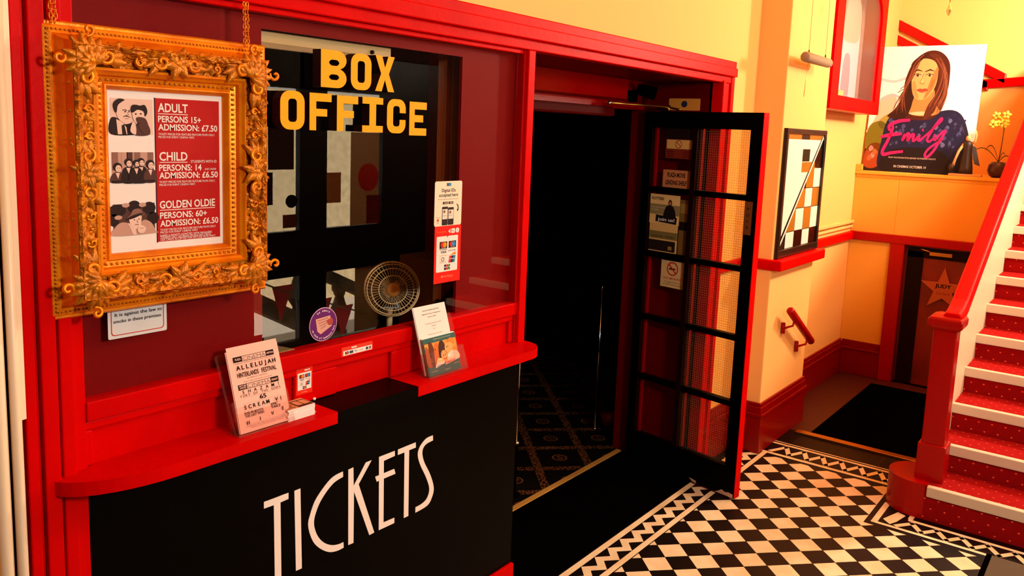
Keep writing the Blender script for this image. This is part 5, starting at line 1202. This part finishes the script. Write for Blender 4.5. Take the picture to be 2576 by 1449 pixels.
# handrails of the upper flight against the stairwell wall
m_ = MB()
def railband(p0, p1, h, m=RED2):
    x = 7.62; (ya, za), (yb, zb) = p0, p1
    m_.loft([[(x, ya, za), (7.665, ya, za), (7.665, ya, za-h), (x, ya, za-h)], [(x, yb, zb), (7.665, yb, zb), (7.665, yb, zb-h), (x, yb, zb-h)]], m)
railband((1.94, 2.93), (.983, 2.405), .085); m_.build('stair_rail', label='upper sloping red rail on the back wall above the poster', cat='rail', bevel=.006, group='red rails of the upper stair')
m_ = MB(); railband((1.94, 2.805), (1.10, 2.345), .075); m_.build('stair_rail', label='lower sloping red rail on the back wall, partly behind the poster', cat='rail', bevel=.006, group='red rails of the upper stair')
m_ = MB(); railband((1.22, 2.355), (.67, 2.395), .07, RED); m_.build('stair_rail', label='level red rail on the back wall right of the poster', cat='rail', bevel=.006, group='red rails of the upper stair')
# chandelier whose lowest drop hangs into view
chd = thing('chandelier', (5.5, 1.039, 2.6), 'glass chandelier drop hanging at the top right above the stairs', 'chandelier')
CRY = mat('cut_crystal', (220, 190, 120), .05, metal=.6)
m_ = MB(); m_.lathe([(.002, .055), (.008, .035), (.016, .012), (.013, .0), (.002, -.022)], (5.5, 1.039, 2.60), CRY, 8, smooth=False); m_.build('drop', chd)
m_ = MB(); m_.tube([(5.5, 1.039, 2.655), (5.5, 1.039, CEIL-.05)], .002, BRASS, 6); m_.lathe([(.05, 0), (.05, .02), (.01, .05)], (5.5, 1.039, CEIL-.051), BRASS, 20); m_.build('stem', chd)
m_ = MB()
for k_ in range(12): m_.lathe([(.002, .02), (.009, .006), (.002, -.016)], (5.5+.07*math.cos(k_*PI/6), 1.039+.07*math.sin(k_*PI/6), 2.76), CRY, 6, smooth=False)
m_.tube([(5.5+.07*math.cos(k*PI/12), 1.039+.07*math.sin(k*PI/12), 2.79) for k in range(24)], .003, BRASS, 6, closed=True)
for k_ in range(4): m_.tube([(5.5+.07*math.cos(k_*PI/2), 1.039+.07*math.sin(k_*PI/2), 2.79), (5.5, 1.039, 2.86)], .002, BRASS, 5)
m_.build('crystal_ring', chd)

# ================================================================ BACK DOOR
bd_ = thing('door_2', (6.78, 1.10, 0), kind='structure')
m_ = MB(); WD = mat('red_brown_door', (128, 22, 10), .45, var=(5, (96, 14, 8), .4, .7)); m_.box(6.775, 6.81, .80, 1.40, .01, 1.075, WD); m_.build('leaf', bd_)
m_ = MB(); m_.box(6.765, 6.78, .84, .92, .1, .98, WD); m_.box(6.765, 6.78, 1.27, 1.38, .01, 1.03, DARKW); m_.box(6.765, 6.78, .80, 1.38, .985, 1.06, DARKW); m_.build('leaf_frame', bd_)
m_ = MB(); m_.box(6.735, 6.766, 1.075, 1.225, 1.012, 1.038, BRASS); m_.tube([(6.74, 1.22, 1.038), (6.73, 1.25, 1.045), (6.74, 1.29, 1.055)], .006, BRASS, 6); m_.build('closer', bd_, label='brass door closer')
stp = []
for k_ in range(10):
    r_ = .165 if k_ % 2 == 0 else .066; a = PI/2+k_*PI/5; stp.append((r_*math.cos(a), r_*math.sin(a)))
q = Plane((6.765, 1.115, .765), (0, -1, 0), (0, 0, 1), (-1, 0, 0)); m_ = MB(); m_.slab(q, stp, 0, .004, mat('dull_gold_card', (176, 84, 50), .5)); q2 = Plane((6.761, 1.115, .765), (0, -1, 0), (0, 0, 1), (-1, 0, 0))
m_.text(q2, 'JUDY', 0, .012, .026, INK, 1, w_=.11, align='c', bold=.03); m_.text(q2, 'Garland', 0, -.04, .022, cmat((130, 40, 26)), 1, w_=.09, align='c', shear=.3)
m_.build('door_star', label='dull gold star lettered JUDY on the back passage door', cat='star sign')

# ================================================================ STAIRCASE
CARP = bpy.data.materials.new('red_stair_carpet'); CARP.use_nodes = True; n2 = CARP.node_tree; pb2 = n2.nodes['Principled BSDF']; pb2.inputs['Roughness'].default_value = .9; pb2.inputs['Specular IOR Level'].default_value = .1
tc2 = n2.nodes.new('ShaderNodeTexCoord'); sp2 = n2.nodes.new('ShaderNodeSeparateXYZ'); n2.links.new(tc2.outputs['Object'], sp2.inputs[0])
N2 = lambda op, a, b=None: node(op, a, b, n2)
DS = .062
uu = N2('DIVIDE', sp2.outputs[1], DS); vv = N2('DIVIDE', N2('ADD', sp2.outputs[0], sp2.outputs[2]), DS*.75)
row = N2('FLOOR', vv); sh_ = N2('MULTIPLY', N2('MODULO', row, 2), .5)
du = N2('SUBTRACT', N2('FRACT', N2('ADD', uu, sh_)), .5); dv = N2('SUBTRACT', N2('FRACT', vv), .5)
dd = N2('SQRT', N2('ADD', N2('MULTIPLY', du, du), N2('MULTIPLY', dv, dv))); dot = N2('LESS_THAN', dd, .075)
mx2 = n2.nodes.new('ShaderNodeMix'); mx2.data_type = 'RGBA'; mx2.inputs[6].default_value = (*lin((138, 2, 2)), 1); mx2.inputs[7].default_value = (*lin((240, 90, 50)), 1)
n2.links.new(dot, mx2.inputs[0]); n2.links.new(mx2.outputs[2], pb2.inputs['Base Color'])
stc = thing('staircase', (5.8, .1, 0), 'red carpeted staircase with pale nosings, red newel and handrail, climbing at the right', 'staircase')
NOS = mat('pale_nosing_strip', (206, 186, 160), .5)
X1, GG, RR, Z1, YE, YR = 4.30, .284, .14, .177, .692, -.75
NST = 12
for i in range(NST):
    x = X1+i*GG; z = Z1+i*RR
    m_ = MB(); m_.box(x+.018, X1+NST*GG+.3 if i == NST-1 else x+GG+.03, YR, YE, z-RR-.01 if i else 0.0005, z-.003, CARP); stp_ = m_.build('step', stc)
    m_ = MB(); m_.box(x, x+.036, YR, YE+(.004 if i else -.01), z-.052, z, NOS); m_.build('nosing', stp_, bevel=.004)
    del m_
# underside string and balustrade wall
m_ = MB(); sl = RR/GG
def zl(x): return Z1+(x-X1)*sl
P = [(4.45, 0.001), (7.60, 0.001), (7.60, zl(7.60)+.68), (4.45, zl(4.45)+.70)]
m_.loft([[(x, YE+.002, z) for x, z in P], [(x, YE+.018, z) for x, z in P]], CREAMG); m_.build('balustrade', stc)
m_ = MB()
def rsec(x, z): return [(x, .628, z-.03), (x, .628, z+.01), (x, .640, z+.026), (x, .70, z+.026), (x, .712, z+.01), (x, .712, z-.03), (x, .690, z-.055), (x, .650, z-.055)]
m_.loft([rsec(4.40, 1.0), rsec(4.50, 1.02), rsec(4.58, 1.045), rsec(7.60, 1.045+3.02*sl)], RED, smooth=False); m_.build('handrail', stc, bevel=.006)
m_ = MB(); nx, ny = 4.452, .695
m_.box(nx-.052, nx+.052, ny-.052, ny+.052, .17, .96, RED2); m_.box(nx-.064, nx+.064, ny-.064, ny+.064, .17, .36, RED2)
nwl = m_.build('newel_post', stc, bevel=.006)
m_ = MB(); m_.loft([[(nx+sx*a, ny+sy*a, z) for sx, sy in ((-1, -1), (1, -1), (1, 1), (-1, 1))] for a, z in ((.056, .935), (.076, .955), (.078, .99), (.070, 1.0), (.04, 1.012))], RED2); m_.build('newel_cap', nwl, bevel=.006)
m_ = MB(); pts = [(4.318, YE-.005), (4.318, .72)]+[(4.47-.165*math.cos(t)*.93, .735+.155*math.sin(t)) for t in (.1+(PI-.2)*k/16 for k in range(17))]+[(4.63, .72), (4.63, YE-.005)]
m_.slab(Plane((0, 0, 0), (1, 0, 0), (0, 1, 0), (0, 0, 1)), pts, 0.001, .177, RED2); m_.build('bullnose_step', stc, bevel=.006)
# scraper mat at the bottom right corner
m_ = MB(); m_.box(3.55, 4.135, -.55, .385, 0, .006, BLACKM); m_.box(3.565, 4.12, -.55, .362, .006, .010, mat('grey_mat_pile', (78, 66, 50), .95, bump=(300, .8)))
m_.build('door_mat', label='grey mat with a black rubber border at the foot of the stairs', cat='mat')

# ================================================================ STREET ENTRANCE (behind the viewer; mirrored in the booth glass)
ed = thing('door_3', (4.05, -1.5, 0), kind='structure')
ED = mat('black_entrance_door', (10, 5, 5), .4, spec=.3); y0, y1 = -1.52, -1.47
m_ = MB()
m_.box(2.95, 3.58, y0, y1, 0, 2.35, ED); m_.box(3.99, 4.25, y0, y1, 0, 2.35, ED); m_.box(4.84, 5.6, y0, y1, 0, 2.35, ED)
m_.box(3.58, 3.99, y0, y1, .645, .995, ED); m_.box(4.25, 4.84, y0, y1, .645, .995, ED); m_.box(3.58, 3.99, y0, y1, 0, .14, ED); m_.box(4.25, 4.84, y0, y1, 0, .09, ED)
m_.box(3.30, 4.84, y0, y1, 2.06, 2.35, ED); m_.box(3.58, 3.99, y0, y1, 1.965, 2.03, ED); m_.box(4.25, 4.84, y0, y1, 1.975, 2.03, ED)
m_.build('frame', ed)
for a, b in ((3.58, 3.99), (4.25, 4.84)):
    for c, d in ((.10, .645), (.995, 1.975)):
        m_ = MB(); m_.box(a, b, -1.497, -1.493, c, d, DOORG); m_.build('pane', ed)
q = Plane((0, -1.492, 0), (-1, 0, 0), (0, 0, 1), (0, 1, 0))
def esheet(x0, z0, x1, z1, c, lab, name='door_sheet', disc=False):
    mb = MB(); mb.slab(q, ell(-(x0+x1)/2, (z0+z1)/2, (x1-x0)/2, (z1-z0)/2) if disc else [(-x1, z0), (-x0, z0), (-x0, z1), (-x1, z1)], 0, .001, cmat(c)); mb.build(name, label=lab, cat='notice')
esheet(3.72, 1.46, 3.95, 1.90, (60, 34, 16), 'large dark poster back on the street door glass'); esheet(3.60, 1.20, 3.76, 1.44, (50, 6, 6), 'wine coloured sheet low on the street door glass')
esheet(3.875, 1.17, 3.985, 1.27, (30, 8, 8), 'dark round sticker on the street door', 'door_sticker', True); esheet(3.85, 1.02, 3.98, 1.12, (120, 60, 30), 'small brown notice on the street door')
esheet(4.25, 1.19, 4.41, 1.43, (190, 120, 60), 'tan notice with emblem on the street door'); esheet(4.51, .997, 4.82, 1.75, (200, 160, 110), 'tall beige poster back on the street door')
esheet(4.57, .10, 4.835, .643, (206, 176, 130), 'beige panel behind the lower street door pane')
q = Plane((0, -1.4905, 0), (-1, 0, 0), (0, 0, 1), (0, 1, 0)); esheet(4.59, 1.27, 4.815, 1.50, (190, 36, 14), 'large round red sticker on the beige poster', 'door_sticker', True); esheet(4.685, 1.0, 4.835, 1.235, (110, 20, 10), 'maroon sheet at the corner of the beige poster')
# street: pavement, steps balustrade, bunting, stone house
STN = mat('weathered_stone', (150, 118, 72), .9, var=(7, (104, 82, 48), .4, .65)); PALE = mat('pale_stone_wall', (214, 190, 150), .9, var=(9, (160, 138, 100), .4, .66), bump=(12, .6))
struct(MB().box(-3, 14, -9, -1.6, -.9, -.85, mat('pavement', (170, 160, 150), .9)), 'floor_street')
sb = thing('street_balustrade', (4.7, -2.4, -.85), 'weathered stone balustrade sloping down the steps outside the entrance', 'balustrade')
m_ = MB()
def slope_bar(xa, xb, za, zb, h, y, d): m_.loft([[(xa, y-d, za), (xa, y+d, za), (xa, y+d, za-h), (xa, y-d, za-h)], [(xb, y-d, zb), (xb, y+d, zb), (xb, y+d, zb-h), (xb, y-d, zb-h)]], STN)
slope_bar(3.2, 6.6, 1.32, -.30, .11, -2.4, .09); m_.build('rail', sb)
m_ = MB(); slope_bar(3.2, 6.6, .90, -.95, .16, -2.4, .11); m_.build('plinth', sb)
for k_ in range(6):
    x = 3.72+k_*.49; zt = 1.32-(x-3.2)*.476-.10; zb = .90-(x-3.2)*.544-.02; H = zt-zb
    m_ = MB(); m_.lathe([(r, H*t) for r, t in ((.075, 0), (.075, .10), (.05, .14), (.045, .18), (.095, .36), (.10, .46), (.06, .66), (.04, .80), (.055, .84), (.055, .88), (.075, .92), (.075, 1))], (x, -2.4, zb), STN, 18); m_.build('baluster', sb)
bn = thing('bunting', (4.7, -2.25, .2), 'red triangular bunting strung along the outside balustrade', 'bunting')
m_ = MB(); m_.tube([(3.5, -2.25, .78), (4.4, -2.25, .36), (5.4, -2.25, .0)], .008, STN, 6); m_.build('cord', bn)
for x, z in ((4.42, .40), (4.86, .22), (5.12, .12), (5.50, .0), (3.95, .58)):
    m_ = MB(); m_.slab(Plane((x, -2.25, z), (-1, 0, 0), (0, 0, 1), (0, 1, 0)), [(-.11, 0), (.11, 0), (.02, -.32)], 0, .003, mat('red_pennant', (220, 40, 20), .7)); m_.build('pennant', bn)
sh = thing('street_house', (5, -6, -.85), 'pale stone house across the street', 'house')
m_ = MB(); m_.box(2.5, 10.5, -6.4, -6.0, -.85, 2.25, PALE); m_.build('wall', sh)

for o in list(bpy.data.objects):
    if o.type == 'EMPTY' and o.parent is None and not o.children: bpy.data.objects.remove(o)
